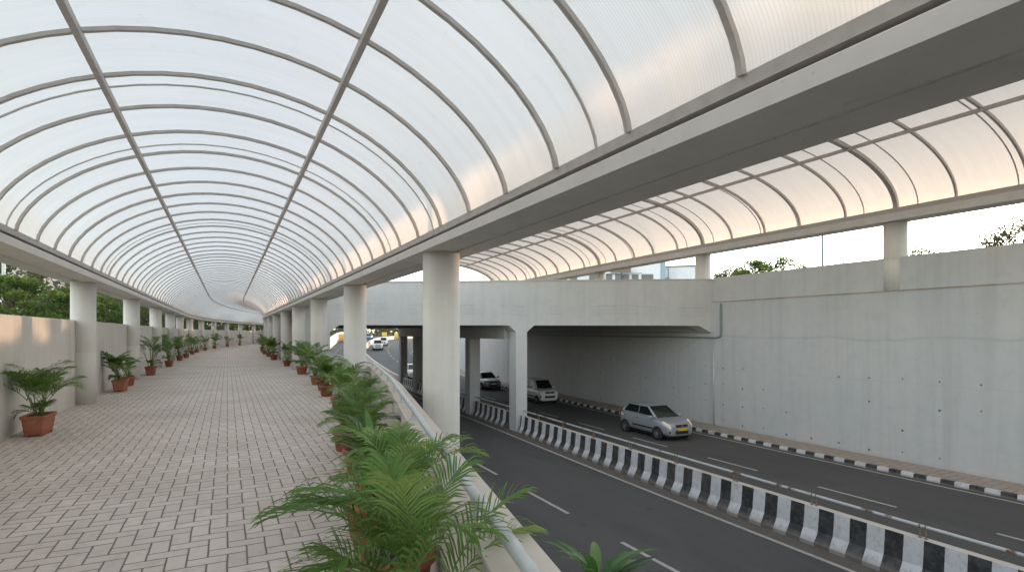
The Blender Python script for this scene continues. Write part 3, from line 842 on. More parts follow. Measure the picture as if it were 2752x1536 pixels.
def pot_rect(lx, ly, h):
    b = MB()
    prof = [(.80, 0), (.82, .012), (.86, h * .22), (.875, h * .22), (.885, h * .27), (.875, h * .3), (.95, h * .84), (1.0, h * .84), (1.02, h * .88), (1.02, h), (.96, h), (.94, h * .86), (.2, h * .85)]
    cx = .16
    def ring(k, z):
        x, y = lx / 2 * k, ly / 2 * (1 - (1 - k) * lx / ly * .8); c = min(x, y) * cx
        return [(x - c, -y, z), (x, -y + c, z), (x, y - c, z), (x - c, y, z), (-x + c, y, z), (-x, y - c, z), (-x, -y + c, z), (-x + c, -y, z)]
    vs = [p for k, z in prof for p in ring(k, z)]
    fs = [(i * 8 + k, i * 8 + (k + 1) % 8, (i + 1) * 8 + (k + 1) % 8, (i + 1) * 8 + k) for i in range(len(prof) - 1) for k in range(8)]
    b.add(vs, fs)
    for sx in (-1, 1):
        for sy in (-1, 1): b.box((sx * lx * .33, sy * ly * .3, -.012), (.07, .05, .03))
    s_ = MB(); s_.add(ring(.945, h * .9), [tuple(range(8))])
    return b.mesh('pot', M['terracotta']), s_.mesh('soil', M['soil'])
PAL = {'big1': palm_meshes(1, 1.05, 19, .88, 21, .36, .0185), 'big2': palm_meshes(2, .85, 20, .84, 21, .33, .0185), 'big3': palm_meshes(3, 1.0, 19, .80, 20, .31, .018),
       'mid1': palm_meshes(4, 1.0, 15, .62, 18, .20, .022), 'mid2': palm_meshes(5, .9, 16, .6, 18, .2, .022), 'mid3': palm_meshes(6, 1.25, 14, .6, 16, .2, .022, .05, 6),
       'sm1': palm_meshes(8, .95, 11, .55, 13, .18, .022), 'sm2': palm_meshes(9, 1.05, 12, .55, 13, .18, .022),
       'broad': broad_meshes(11, .62, 46, .48, .075), 'tuft': broad_meshes(12, .10, 20, .24, .042, .75), 'bushy': palm_meshes(14, .8, 24, .62, 20, .2, .024)}
POT = {'round': pot_round(.19, .30), 'roundbig': pot_round(.23, .34), 'rect': pot_rect(.62, .34, .32), 'small': pot_round(.09, .13)}
def plant(loc, kind, pot, rz, sc, label, group='potted palms lining the walkway'):
    e = empty('potted_palm' if kind not in ('broad', 'tuft') else 'potted_plant', label, 'potted plant', loc, rz if pot != 'rect' else 0, group)
    pm, sm = POT[pot]; f, c = PAL[kind]
    hz = {'round': .27, 'roundbig': .31, 'rect': .285, 'small': .115}[pot]
    ro = 0 if pot != 'rect' else rz
    for n, me, z, s_ in (('pot', pm, .027 if pot == 'rect' else .001, 1), ('soil', sm, .027 if pot == 'rect' else .001, 1), ('canes', c, hz, sc), ('foliage', f, hz, sc)):
        o = bpy.data.objects.new(n, me); COL.objects.link(o); o.parent = e; o.location = (0, 0, z); o.scale = (s_,) * 3
        if n == 'pot' and pot == 'rect' or n == 'soil' and pot == 'rect': o.rotation_euler = (0, 0, math.radians(88))
        elif pot == 'rect': o.rotation_euler = (0, 0, rz)
    return e
LP = [(-2.85, 12.0, 'big2', 'rect', .3, .88, 'large spreading palm in a terracotta trough nearest along the left wall'),
      (-2.80, 19.7, 'bushy', 'rect', 2.2, .98, 'bushy dark palm in a terracotta trough between the first two left columns'),
      (-2.86, 21.6, 'sm1', 'round', 1.2, .8, 'small potted palm tucked behind the bushy palm on the left'),
      (-2.78, 26.7, 'mid3', 'rect', .6, 1.25, 'tall leggy palm in front of the second left column'),
      (-2.62, 32.6, 'mid1', 'round', 3.3, 1.25, 'arching palm in a round pot just past the third left column'),
      (-2.62, 39.6, 'mid2', 'round', 4.1, 1.2, None), (-2.5, 43.4, 'sm2', 'round', .4, 1.3, None), (-2.5, 49.8, 'mid3', 'round', 1.9, 1.1, None), (-2.55, 54.2, 'sm1', 'round', 2.7, 1.3, None),
      (-2.55, 60.5, 'sm2', 'round', 5.1, 1.2, None), (-2.5, 66.5, 'mid1', 'round', .2, 1.3, None), (-2.5, 74.5, 'sm1', 'round', 3.9, 1.25, None), (-2.5, 82, 'mid3', 'round', 5.6, 1.2, None)]
for i, (o_, s, k, p, r, sc, lab) in enumerate(LP):
    plant(posW(o_, s, 0), k, p, r, sc, lab or '%s small potted palm from the camera along the left wall' % ORD[i])
RP = [(.69, 2.2, 'big1', 'roundbig', .9, .70, 'big feathery palm in the bottom foreground beside the handrail'),
      (.97, 3.45, 'big3', 'roundbig', 3.6, .72, 'wide arching palm directly behind the foreground palm at the parapet'),
      (1.08, 4.65, 'broad', 'roundbig', .3, .95, 'glossy broad leaved plant between two palms on the parapet side'),
      (1.34, 5.75, 'bushy', 'round', 1.3, .68, 'dense low palm just past the broad leaved plant'),
      (1.45, 6.9, 'big2', 'round', 2.5, .64, 'palm with long upright fronds before the thick nearest column'),
      (1.75, 8.1, 'big3', 'round', 4.4, .62, 'palm beside the thick nearest right column'),
      (1.55, 8.3, 'bushy', 'round', .4, .5, 'low bushy palm on the walkway side of the palm beside the thick column'),
      (2.0, 9.6, 'big1', 'round', 5.2, .58, 'dark green palm one pot past the thick nearest column'),
      (2.15, 11.5, 'mid1', 'round', .5, .85, None), (2.22, 12.6, 'big2', 'round', 1.7, .62, None), (2.4, 15.6, 'bushy', 'round', 3.0, .8, None), (2.55, 17.2, 'big3', 'round', 3.7, .72, None), (2.62, 19.2, 'mid2', 'round', 4.9, 1.1, None),
      (2.75, 24.3, 'big2', 'roundbig', 2.1, 1.0, None), (2.72, 30.4, 'mid2', 'round', .1, 1.05, None), (2.6, 37.7, 'bushy', 'roundbig', 1.0, 1.2, None), (2.62, 42.9, 'mid1', 'round', 2.0, 1.2, None), (2.62, 48, 'mid3', 'round', 3.1, 1.1, None), (2.6, 53, 'bushy', 'round', 4.2, 1.3, None), (2.6, 58, 'mid1', 'round', 5.3, 1.3, None)]
for i, (o_, s, k, p, r, sc, lab) in enumerate(RP):
    plant(posW(o_, s, 0), k, p, r, sc, lab or 'potted palm number %d from the camera in the right row beside the columns' % (i + 1))
plant((par_out(1.15) - .02 , 1.33, .83), 'tuft', 'small', 0, .8, 'short strap leaved plant standing on the coping at the bottom edge', None)

# ------------------------------------------------------------------ trees
def tree_meshes(seed, H, R, leaf, nclump, nleaf, mat, flat=.6, base=.35):
    r = random.Random(seed); t = MB(); f = MB(); cl = []
    top = Vector((r.uniform(-.2, .2), r.uniform(-.2, .2), H * .62))
    t.tube([(0, 0, -.1), (0.05, .02, H * .2), top * .6 , top], [H * .03, H * .023, H * .017, H * .008], 8)
    for k in range(nclump):
        a = r.uniform(0, 6.28); u = r.uniform(-.75, 1); q = math.sqrt(max(0, 1 - u * u)) * r.uniform(.55, 1.0)
        c = Vector((math.cos(a) * q * R, math.sin(a) * q * R, H * (base + (1 - base) * .5) + u * H * (1 - base) * .48))
        cl.append(c)
        if k % 3 == 0:
            s0 = Vector((0.05, .02, H * r.uniform(.22, .5))); mid = s0.lerp(c, .5) + Vector((0, 0, .05 * H))
            t.tube([s0, mid, c], [H * .011, H * .007, H * .002], 5)
    for c in cl:
        cr = R * r.uniform(.20, .36); tint = r.uniform(.1, .75)
        for _ in range(nleaf):
            d = Vector((r.gauss(0, 1), r.gauss(0, 1), r.gauss(0, 1))).normalized() * cr * r.uniform(.35, 1.0) ** .6
            d.z *= flat; p = c + d
            l = leaf * r.uniform(.6, 1.3); a = Vector((r.gauss(0, 1), r.gauss(0, 1), r.gauss(0, .6))).normalized()
            n = Vector((r.gauss(0, .7), r.gauss(0, .7), 1)).normalized(); w = a.cross(n)
            if w.length < .1: continue
            w = w.normalized() * l * .32; a = a * l * .5
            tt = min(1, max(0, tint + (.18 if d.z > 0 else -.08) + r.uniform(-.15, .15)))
            f.add([p - a, p + w, p + a, p - w], [(0, 1, 2, 3)], 0, tint=tt)
    return t.mesh('trunk', M['bark'], True), f.mesh('crown', mat)
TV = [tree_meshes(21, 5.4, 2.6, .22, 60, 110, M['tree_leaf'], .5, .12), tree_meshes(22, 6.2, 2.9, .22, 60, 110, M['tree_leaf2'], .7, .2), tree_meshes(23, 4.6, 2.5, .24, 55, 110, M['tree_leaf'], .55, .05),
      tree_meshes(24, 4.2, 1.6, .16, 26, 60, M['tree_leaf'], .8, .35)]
def tree(v, loc, rz, sc, label, group, cat='tree'):
    e = empty('tree', label, cat, loc, rz, group); tr, cr = TV[v]
    for n, me in (('trunk', tr), ('crown', cr)):
        o = bpy.data.objects.new(n, me); COL.objects.link(o); o.parent = e
    e.scale = (sc, sc, sc * 1.0)
    return e
TL = [(-8.8, 33, 0, .80), (-11.5, 37, 1, .98), (-8.6, 40, 2, .86), (-14.5, 43, 1, 1.05), (-8.2, 47, 2, .95), (-10.5, 52, 0, .95), (-8.0, 55, 1, 1.0), (-13, 60, 1, 1.3), (-8, 63, 0, 1.0), (-9.5, 71, 1, 1.15), (-8, 79, 2, 1.15), (-8.5, 88, 1, 1.2), (-8.5, 97, 0, 1.3), (-8.3, 106, 1, 1.3), (-8, 116, 2, 1.4), (-14, 75, 0, 1.5), (-16, 95, 1, 1.6), (-19, 47, 0, 1.2)]
TLAB = ['dense green tree nearest to the camera beyond the left wall', 'olive tree with airy top behind the nearest green tree', 'bright green low tree filling the gap before the first left column', 'tall airy olive tree at the far left edge of the view']
for i, (o_, s, v, sc) in enumerate(TL):
    p = posW(o_, s, -.1)
    tree(v, p, i * 1.9, sc, TLAB[i] if i < 4 else '%s tree from the camera in the leafy belt seen between the left columns' % ORD[i], 'trees beyond the left wall')
def polar(x, Y, z):                       # plain plan position from a bearing and a depth
    a = (x - 1288) / 1380.; c, s = math.cos(YAW), math.sin(YAW)
    return (Y * (a * c + s), Y * (-a * s + c), z)
for i, (x, Y, zt, v, sc) in enumerate([(1895, 44, 0, 0, .90), (1830, 52, 0, 1, .80), (1975, 40, 0, 3, 1.10), (2120, 40, 0, 3, .98), (2310, 33, 0, 3, .98), (2585, 31, 0, 1, .86), (2690, 34, 0, 0, 1.1), (1190, 95, 0, 1, 1.05), (1390, 70, 0, 3, 1.15)]):
    x_, y_, z_ = polar(x, Y, 2.5)
    lab = ['bright green rounded tree top above the far wall left of the lamp pole', 'duller tree left of the bright green tree above the far wall', 'thin sapling sprig standing right of the bright green tree', 'small sprig showing over the wall right of the lamp pole', 'sprig showing just right of the big wall column', 'leafy tree rising over the wall at the right edge', 'tree partly outside the right edge behind the wall', 'hazy tree seen low past the end of the second canopy', 'shrubby tree top in front of the white building'][i]
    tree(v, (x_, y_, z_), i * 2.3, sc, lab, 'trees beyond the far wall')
# distant wood that closes the view past the end of the road
b = MB(); r = random.Random(5)
for i in range(5200):
    a = r.uniform(-.62, .25); D = r.uniform(235, 300); c, s = math.cos(YAW), math.sin(YAW)
    h = r.uniform(0, 1) ** .7 * (6.0 + 2.0 * math.sin(a * 23) + 1.4 * math.sin(a * 61))
    p = Vector((D * (a * c + s), D * (-a * s + c), h)); q = Vector((r.gauss(0, 1), r.gauss(0, 1), r.gauss(0, .5))).normalized(); w = q.cross(Vector((r.gauss(0, .6), r.gauss(0, .6), 1))).normalized() * .8
    b.add([p - q * 1.3, p + w, p + q * 1.3, p - w], [(0, 1, 2, 3)], 0, tint=r.uniform(.1, .6))
o = b.obj('distant_wood', M['tree_leaf2'], recalc=False); tag(o, 'far belt of trees on the horizon beyond the traffic', 'trees', kind='stuff')

# ------------------------------------------------------------------ buildings
def building(loc, rz, label, walls, parts):
    e = empty('building', label, 'building', loc, rz)
    for nm, mat, boxes in walls:
        b = MB()
        for c, d in boxes: b.box(c, d)
        b.obj(nm, M[mat], e)
    for nm, mat, c, d in parts:
        b = MB(); b.box(c, d); b.obj(nm, M[mat], e)
    return e
x_, y_, _ = polar(1560, 110, 0)
ang = -YAW - (1560 - 1288) / 1380. * .8
wb = building((x_, y_, 0), ang, 'white office block with dark windows and a teal corner behind the far wall',
    [('wall', 'facade', [((-6.2, 4, 9), (12.5, 8, 18)), ((4.2, 5, 8.5), (7.6, 8, 17))])],
    [('corner_strip', 'teal', (8.5, 1.4, 8.6), (.9, 1.2, 17.2)), ('canopy_slab', 'awning', (-2.2, -.2, 13.5), (13, .4, .1)), ('wing', 'facade', (-14.6, 3.2, 7.2), (4.2, 6, 14.4))])
for x, w in ((-11.4, 1.3), (-9.3, 1.2), (-5.5, 1.0), (-2.6, 1.8), (-.4, .9), (1.1, 1.1), (3.0, 1.0), (5.4, 2.0)):
    y0 = 0 if x < .1 else 1.0
    b = MB(); b.box((x, y0 - .02, 12.75), (w + .3, .12, 1.4)); wf = b.obj('window', M['awning'], wb)
    b = MB(); b.box((x, y0 - .10, 12.7), (w, .06, 1.25)); b.obj('pane', M['pane'], wf)
    b = MB(); b.box((x - w * .28, y0 - .14, 12.7), (w * .3, .03, 1.2)); b.obj('curtain', M['louvre'], wf)
b = MB(); P = [(-1.9, -.3, 13.75), (2.1, -.3, 13.75), (2.1, -.3, 14.55)] + [(2.0 - 3.8 * k / 8, -.3, 14.55 + .4 * math.sin(math.pi * k / 8)) for k in range(1, 8)] + [(-1.9, -.3, 14.55)]
b.prism(P, (0, .25, 0)); b.obj('louvre_screen', M['louvre'], wb)
for k, x in enumerate((-5.8, -4.9, -4.1, -3.2)):
    b = MB(); b.box((x, -.04, 14.2), (.6, .1, .5)); b.obj('window', M['pane'], wb)
x_, y_, _ = polar(1712, 112, 0)
lb = building((x_, y_, 0), ang - .08, 'low white flat roofed annexe with a thin brown roof edge behind the far wall',
    [('wall', 'facade', [((.5, 4, 7.6), (8.6, 8, 15.2))])], [('roof_edge', 'louvre', (.5, 3.95, 15.3), (8.9, 8.4, .22)), ('pipe', 'awning', (-2.4, -.08, 11), (.12, .12, 8))])
b = MB(); b.box((-3.2, -.05, 12.9), (2.0, .3, .15)); b.obj('sunshade', M['awning'], lb)
b = MB(); b.box((.4, -.05, 11.9), (1.2, .12, .9)); b.obj('window', M['louvre'], lb)
x_, y_, _ = polar(1430, 118, 0)
building((x_, y_, 0), ang, 'pale blue block with a narrow green window at the left of the white offices', [('wall', 'facade', [((0, 4, 6.6), (8, 8, 13.2))])], [('window', 'pane', (1.5, -.04, 12.1), (1.5, .12, 1.7)), ('pipe', 'awning', (-1.2, -.06, 6.5), (.12, .12, 13))])
x_, y_, _ = polar(112, 120, 0)
cb = building((x_, y_, 0), -YAW + .62, 'cream apartment block half hidden by trees at the far left', [('wall', 'facade_cream', [((-3, 4, 8), (6.5, 8, 16.0)), ((3.2, 5, 7), (7, 8, 14.2))])], [])
for x, z in ((-4.7, 13.6), (-2.2, 13.4), (-.7, 14.1), (1.8, 12.6), (4.3, 12.6), (-4.7, 10.4), (-2.2, 10.4), (1.8, 9.6), (4.3, 9.6)):
    yy = 0 if x < .3 else 1
    b = MB(); b.box((x, yy - .03, z), (1.0, .1, 1.4)); wf = b.obj('window', M['facade'], cb)
    b = MB(); b.box((x, yy - .09, z), (.8, .04, 1.2)); b.obj('pane', M['pane'], wf)
for x in (-.05, .25, 5.6):
    b = MB(); b.box((x, .8, 7), (.14, .14, 14)); b.obj('downpipe', M['awning'], cb)
# end of the walkway: kiosk wall, dark lintel and red post
kw = empty('kiosk', 'white kiosk wall with a dark lintel and dull red post closing the far walkway', 'kiosk', posW(0, 98.5, 0), dirW(98.5))
b = MB(); b.box((-1.5, 0, 1.15), (3.6, .25, 2.3)); b.obj('wall', M['whitewall'], kw)
b = MB(); b.box((.2, -.2, 2.75), (6.6, 1.2, .7)); b.obj('lintel', M['awning'], kw)
b = MB(); b.box((.75, -.3, 1.2), (.8, .3, 2.4)); b.obj('post', M['redpaint'], kw)
b = MB(); b.box((2.4, .3, 1.1), (2.0, .2, 2.2)); b.obj('screen', M['white'], kw)

# lamp poles
def pole(loc, r, h, label):
    e = empty('lamp_pole', label, 'lamp pole', loc)
    b = MB(); b.lathe([(r * 1.6, 0), (r * 1.6, .25), (r, .3), (r * .75, h)], 14); b.obj('shaft', M['galv' if loc[0] < 0 else 'awning'], e, auto=.6)
    b = MB(); b.tube([(0, 0, h), (.3, 0, h + .25), (1.1, 0, h + .35)], .03, 8); b.obj('arm', M['galv'], e)
    b = MB(); b.box((1.3, 0, h + .36), (.55, .18, .08)); b.obj('lamp_head', M['steel_light'], e)
pole(polar(9, 26, 0), .085, 8.0, 'plain pale lamp pole rising behind the left wall at the picture edge')
pole(polar(2069, 52, 2.5), .12, 9.0, 'thin dark lamp pole standing against the bright sky over the far wall')

# ------------------------------------------------------------------ vehicles
def wheel(parent, x, y, r, w, sgn):
    b = MB(); prof = [(r * .62, -w / 2), (r * .93, -w / 2), (r, -w * .3), (r, w * .3), (r * .93, w / 2), (r * .62, w / 2)]
    n = 26; vs = [(p * math.cos(2 * math.pi * k / n), q, p * math.sin(2 * math.pi * k / n)) for p, q in prof for k in range(n)]
    fs = [(i * n + k, i * n + (k + 1) % n, (i + 1) * n + (k + 1) % n, (i + 1) * n + k) for i in range(5) for k in range(n)]
    b.add(vs, fs); t = b.obj('tyre', M['rubber'], None, smooth=True)
    h = bpy.data.objects.new('wheel', t.data); bpy.data.objects.remove(t); COL.objects.link(h); h.parent = parent; h.location = (x, y, r)
    b = MB(); yo = sgn * w * .36
    b.tube([(0, yo - sgn * .02, 0), (0, yo, 0)], r * .17, 12)
    for k in range(10):
        a = 2 * math.pi * k / 10; R = Matrix.Rotation(a, 3, 'Y')
        b.box(R @ Vector((r * .36, yo - sgn * .01, 0)), (r * .56, .02, r * .075), R)
    n = 26; rr = [(r * .58, yo - sgn * .05), (r * .60, yo + sgn * .012), (r * .65, yo + sgn * .012), (r * .66, yo - sgn * .05)]
    vs = [(p * math.cos(2 * math.pi * k / n), q, p * math.sin(2 * math.pi * k / n)) for p, q in rr for k in range(n)]
    b.add(vs, [(i * n + k, i * n + (k + 1) % n, (i + 1) * n + (k + 1) % n, (i + 1) * n + k) for i in range(3) for k in range(n)])
    b.obj('rim', M['alloy'], h)
    b = MB(); b.tube([(0, yo - sgn * .09, 0), (0, yo - sgn * .06, 0)], r * .62, 24); b.obj('hub_disc', M['black'], h)
def car(name, label, cat, loc, rz, paint, spec, lights='lens', plate='plate_w', group=None):
    # local frame: +x is forward. spec holds the side profile of the real vehicle
    e = empty(name, label, cat, loc, rz, group)
    st = spec['st']                                         # (x, half width, z low, z top)
    rows = []
    for x, w, zb, zt in st:
        h = zt - zb
        ring = [(0, zb), (w * .80, zb), (w * .95, zb + h * .13), (w, zb + h * .42), (w * .985, zb + h * .72), (w * .93, zt - h * .07), (w * .80, zt), (w * .4, zt + .012), (0, zt + .015)]
        full = ring + [(-y, z) for y, z in ring[-2:0:-1]]
        rows.append([(x, y, z) for y, z in full])
    n = len(rows[0]); b = MB()
    fs = [(i * n + k, i * n + (k + 1) % n, (i + 1) * n + (k + 1) % n, (i + 1) * n + k) for i in range(len(rows) - 1) for k in range(n)]
    fs += [tuple(range(n)), tuple((len(rows) - 1) * n + k for k in range(n))[::-1]]
    b.add([p for r_ in rows for p in r_], fs)
    o = b.obj('body', M[paint], e, smooth=True); sm = o.modifiers.new('s', 'SUBSURF'); sm.levels = sm.render_levels = 2
    # greenhouse: lower/upper outlines
    g = spec['gh']; (fx, fz, fw_), (tx, tz, tw), (ux, uz, uw), (rx, rz_, rw_) = g   # front base, roof front, roof rear, rear base
    mx = .5 * (tx + ux); mz = max(tz, uz) + .02
    Lr = [Vector((fx, fw_, fz)), Vector((tx, tw, tz)), Vector((mx, (tw + uw) / 2 + .01, mz)), Vector((ux, uw, uz)), Vector((rx, rw_, rz_)), Vector((mx, max(fw_, rw_) + .01, (fz + rz_) / 2))]
    mir = lambda v: Vector((v.x, -v.y, v.z))
    b = MB(); Rr = [mir(v) for v in Lr]
    b.add(Lr + Rr, [(0, 1, 2, 5), (5, 2, 3, 4), (6, 11, 8, 7), (11, 10, 9, 8), (0, 6, 7, 1), (1, 7, 8, 2), (2, 8, 9, 3), (3, 9, 10, 4), (0, 5, 11, 6), (5, 4, 10, 11)])
    b.obj('cabin', M[paint], e, bevel=.05, smooth=True)
    def panel(nm, q, mat, out, th=.012):
        q = [Vector(v) for v in q]; nn = (q[1] - q[0]).cross(q[2] - q[0]).normalized()
        if nn.dot(Vector(out)) < 0: nn = -nn
        bb = MB(); bb.prism([v + nn * .004 - nn * .02 for v in q], nn * (.02 + th)); return bb.obj(nm, M[mat], e)
    def quadin(a, b_, c, d, m):                              # shrink a quad
        ce = (a + b_ + c + d) / 4; return [v.lerp(ce, m) for v in (a, b_, c, d)]
    panel('windscreen', quadin(Lr[0], Lr[1], Rr[1], Rr[0], .075), 'glass', (1, 0, .5))
    panel('rear_window', quadin(Lr[3], Lr[4], Rr[4], Rr[3], .16), 'glass', (-1, 0, .5))
    for s_, Q in ((1, Lr), (-1, Rr)):
        bx = spec['bx']                                     # B pillar
        up = lambda x: Q[1].lerp(Q[3], (x - tx) / (ux - tx)) + Vector((0, 0, .01)); lo = lambda x: Q[0].lerp(Q[4], (x - fx) / (rx - fx)) + Vector((0, 0, .01))
        def side(a0, a1, c0, c1):
            q = []
            for x_a, x_b in ((a0, c0), (a1, c1)):
                q.append((lo(x_a) * .90 + up(x_b) * .10, lo(x_a) * .11 + up(x_b) * .89))
            return [q[0][0], q[0][1], q[1][1], q[1][0]]
        dx = .13
        panel('side_window', side(fx - .18, bx + .03, tx - .10, bx + .03), 'glass', (0, s_, .2), .02)
        panel('side_window', side(bx - .03, rx + dx * 1.8, bx - .03, ux + dx * .9), 'glass', (0, s_, .2), .02)
    hw_ = max(w for _, w, _, _ in st); r = spec['r']
    for x in spec['ax']:
        for s_ in (1, -1):
            b = MB(); k = 24
            b.add([(x + r * 1.14 * math.cos(math.pi * 2 * i / k), s_ * (hw_ - .02 + dd), r + r * 1.14 * math.sin(math.pi * 2 * i / k)) for dd in (-.05, .022) for i in range(k)],
                  [tuple(range(k)), tuple(range(k, 2 * k))] + [(i, (i + 1) % k, k + (i + 1) % k, k + i) for i in range(k)])
            b.obj('wheel_arch', M['black'], e); wheel(e, x, s_ * (hw_ - .065), r, .19, s_)
    fxx = st[0][0]; w0 = st[0][1]; zt = st[0][3]
    hl = spec['hl']
    for s_ in (1, -1):
        q = [(hl[0], s_ * hl[1], hl[2]), (hl[3], s_ * hl[4], hl[5]), (hl[3] + .02, s_ * (hl[4] + .02), hl[5] - .15), (hl[0] + .03, s_ * (hl[1] - .02), hl[2] - .15)]
        nn = Vector((.75, s_ * .45, .35)).normalized(); bb = MB(); bb.prism([Vector(v) - nn * .06 for v in q], nn * .09); bb.obj('headlight', M[lights], e, bevel=.02)
        bb = MB(); rear = st[-1][0]; bb.box((rear + .10, s_ * (st[-1][1] + .05), st[-1][3] - .02), (.14, .12, .2)); bb.obj('tail_light', M['red'], e, bevel=.03)
        bb = MB(); bb.box((fx - .22, s_ * (hw_ + .05), fz + .06), (.16, .22, .13)); mo = bb.obj('wing_mirror', M[paint], e, bevel=.05)
        bb = MB(); bb.box(((st[3][0] + st[-4][0]) / 2 - .05, s_ * (hw_ + .004), st[4][2] + .30), ((spec['ax'][0] - spec['ax'][1]) * .62, .03, .06)); bb.obj('side_moulding', M['black'], e)
        for x in (bx + .12, bx - .85):
            bb = MB(); bb.box((x - .05, s_ * (hw_ * .965 + .012), st[4][3] - .13), (.16, .035, .03)); bb.obj('door_handle', M['chrome'], e, bevel=.008)
    gz = spec['gz']
    b = MB(); b.box((fxx - .02, 0, gz), (.10, w0 * 1.15, .12)); b.obj('grille', M['black'], e, bevel=.03)
    b = MB(); b.lathe([(.045, 0), (.045, .012)], 14); o = b.obj('emblem', M['chrome'], e); o.rotation_euler = (0, math.pi / 2, 0); o.location = (fxx + .035, 0, gz); o.scale = (.7, 1.2, 1)
    b = MB(); b.box((fxx - .0, 0, gz - .29), (.10, w0 * 1.25, .15)); b.obj('air_intake', M['black'], e, bevel=.03)
    for s_ in (1, -1):
        b = MB(); b.box((fxx - .12, s_ * (w0 * .98), gz - .27), (.12, .22, .13), Matrix.Rotation(-s_ * .45, 3, 'Z')); b.obj('fog_lamp', M['black'], e, bevel=.03)
    b = MB(); b.box((fxx + .055, 0, gz - .155), (.02, .5, .11)); b.obj('number_plate', M[plate], e)
    b = MB(); b.box((0, 0, .20), (st[0][0] * 1.7, hw_ * 1.5, .12)); b.obj('underbody', M['black'], e)
    return e
HATCH = dict(st=[(1.90, .60, .27, .66), (1.84, .72, .22, .76), (1.62, .80, .20, .86), (1.20, .845, .20, .93), (.80, .85, .20, .98), (0, .85, .20, 1.00), (-.9, .85, .20, 1.03), (-1.45, .84, .22, 1.05), (-1.80, .76, .27, 1.02), (-1.90, .62, .36, .92)],
             gh=[(.98, .965, .70), (.22, 1.44, .56), (-1.32, 1.44, .55), (-1.78, 1.02, .68)], bx=-.38, r=.30, ax=(1.17, -1.26), hl=(1.45, .76, .92, 1.84, .62, .74), gz=.70)
WAGON = dict(st=[(1.76, .62, .27, .78), (1.70, .70, .22, .90), (1.50, .735, .20, .98), (1.15, .74, .20, 1.02), (.85, .74, .20, 1.04), (0, .74, .20, 1.05), (-.9, .74, .20, 1.07), (-1.4, .735, .22, 1.08), (-1.68, .70, .27, 1.06), (-1.74, .62, .36, .98)],
             gh=[(1.02, 1.02, .66), (.52, 1.60, .56), (-1.45, 1.62, .56), (-1.70, 1.06, .66)], bx=-.3, r=.28, ax=(1.15, -1.25), hl=(1.58, .66, .98, 1.74, .50, .92), gz=.80)
SEDAN = dict(st=[(2.10, .62, .27, .66), (2.02, .76, .22, .76), (1.75, .83, .20, .86), (1.30, .86, .20, .92), (.85, .865, .20, .96), (0, .865, .20, .98), (-.9, .865, .20, 1.0), (-1.5, .85, .22, 1.02), (-2.0, .80, .27, 1.0), (-2.10, .66, .36, .90)],
             gh=[(1.02, .95, .72), (.28, 1.42, .56), (-1.0, 1.42, .55), (-1.6, 1.0, .66)], bx=-.33, r=.30, ax=(1.30, -1.28), hl=(1.66, .78, .90, 2.02, .64, .74), gz=.68)
PICK = dict(st=[(2.40, .72, .35, .95), (2.34, .82, .30, 1.05), (2.05, .87, .28, 1.10), (1.55, .88, .28, 1.14), (1.1, .88, .28, 1.16), (0, .88, .28, 1.18), (-1.0, .88, .28, 1.18), (-1.7, .87, .30, 1.18), (-2.3, .85, .34, 1.16), (-2.40, .78, .40, 1.10)],
            gh=[(1.22, 1.12, .74), (.55, 1.76, .62), (-1.75, 1.76, .62), (-2.2, 1.14, .70)], bx=-.3, r=.36, ax=(1.45, -1.4), hl=(2.10, .82, 1.08, 2.36, .64, .98), gz=.92)
def road_pt(u, t): return (u, t, roadz(t))
HD = -math.pi / 2                                          # traffic on the far side comes towards the camera
car('parked_car' if False else 'car', 'silver hatchback with a yellow number plate driving out of the underpass', 'car', road_pt(18.68, 20.75), HD - .035, 'p_silver', HATCH, 'lamp', 'plate_y')
car('car', 'boxy white hatchback driving in the shade inside the underpass', 'car', road_pt(20.12, 34.6), HD - .05, 'p_white', WAGON)
car('car', 'dark grey car half hidden behind the second bridge pier', 'car', road_pt(20.75, 45.3), HD - .06, 'p_dark', SEDAN)
car('car', 'white car seen between dark piers with the rider behind it', 'car', road_pt(17.75, 57.5), HD - .10, 'p_white', SEDAN)
car('pickup_truck', 'white pickup coming down the ramp beside the curved barrier', 'pickup', (23.7, 97.5, roadz(97)), HD - .22, 'p_white', PICK)
car('car', 'small white car following close behind the white pickup', 'car', (27.4, 108, roadz(108)), HD - .25, 'p_white', WAGON)
car('car', 'blue car far up the ramp left of the green rickshaw', 'car', (31.6, 139, roadz(139)), HD - .3, 'p_blue', HATCH)
car('car', 'white car parked by the wall far up the ramp', 'car', (27.5, 141, roadz(141)), HD - .3, 'p_white', HATCH)
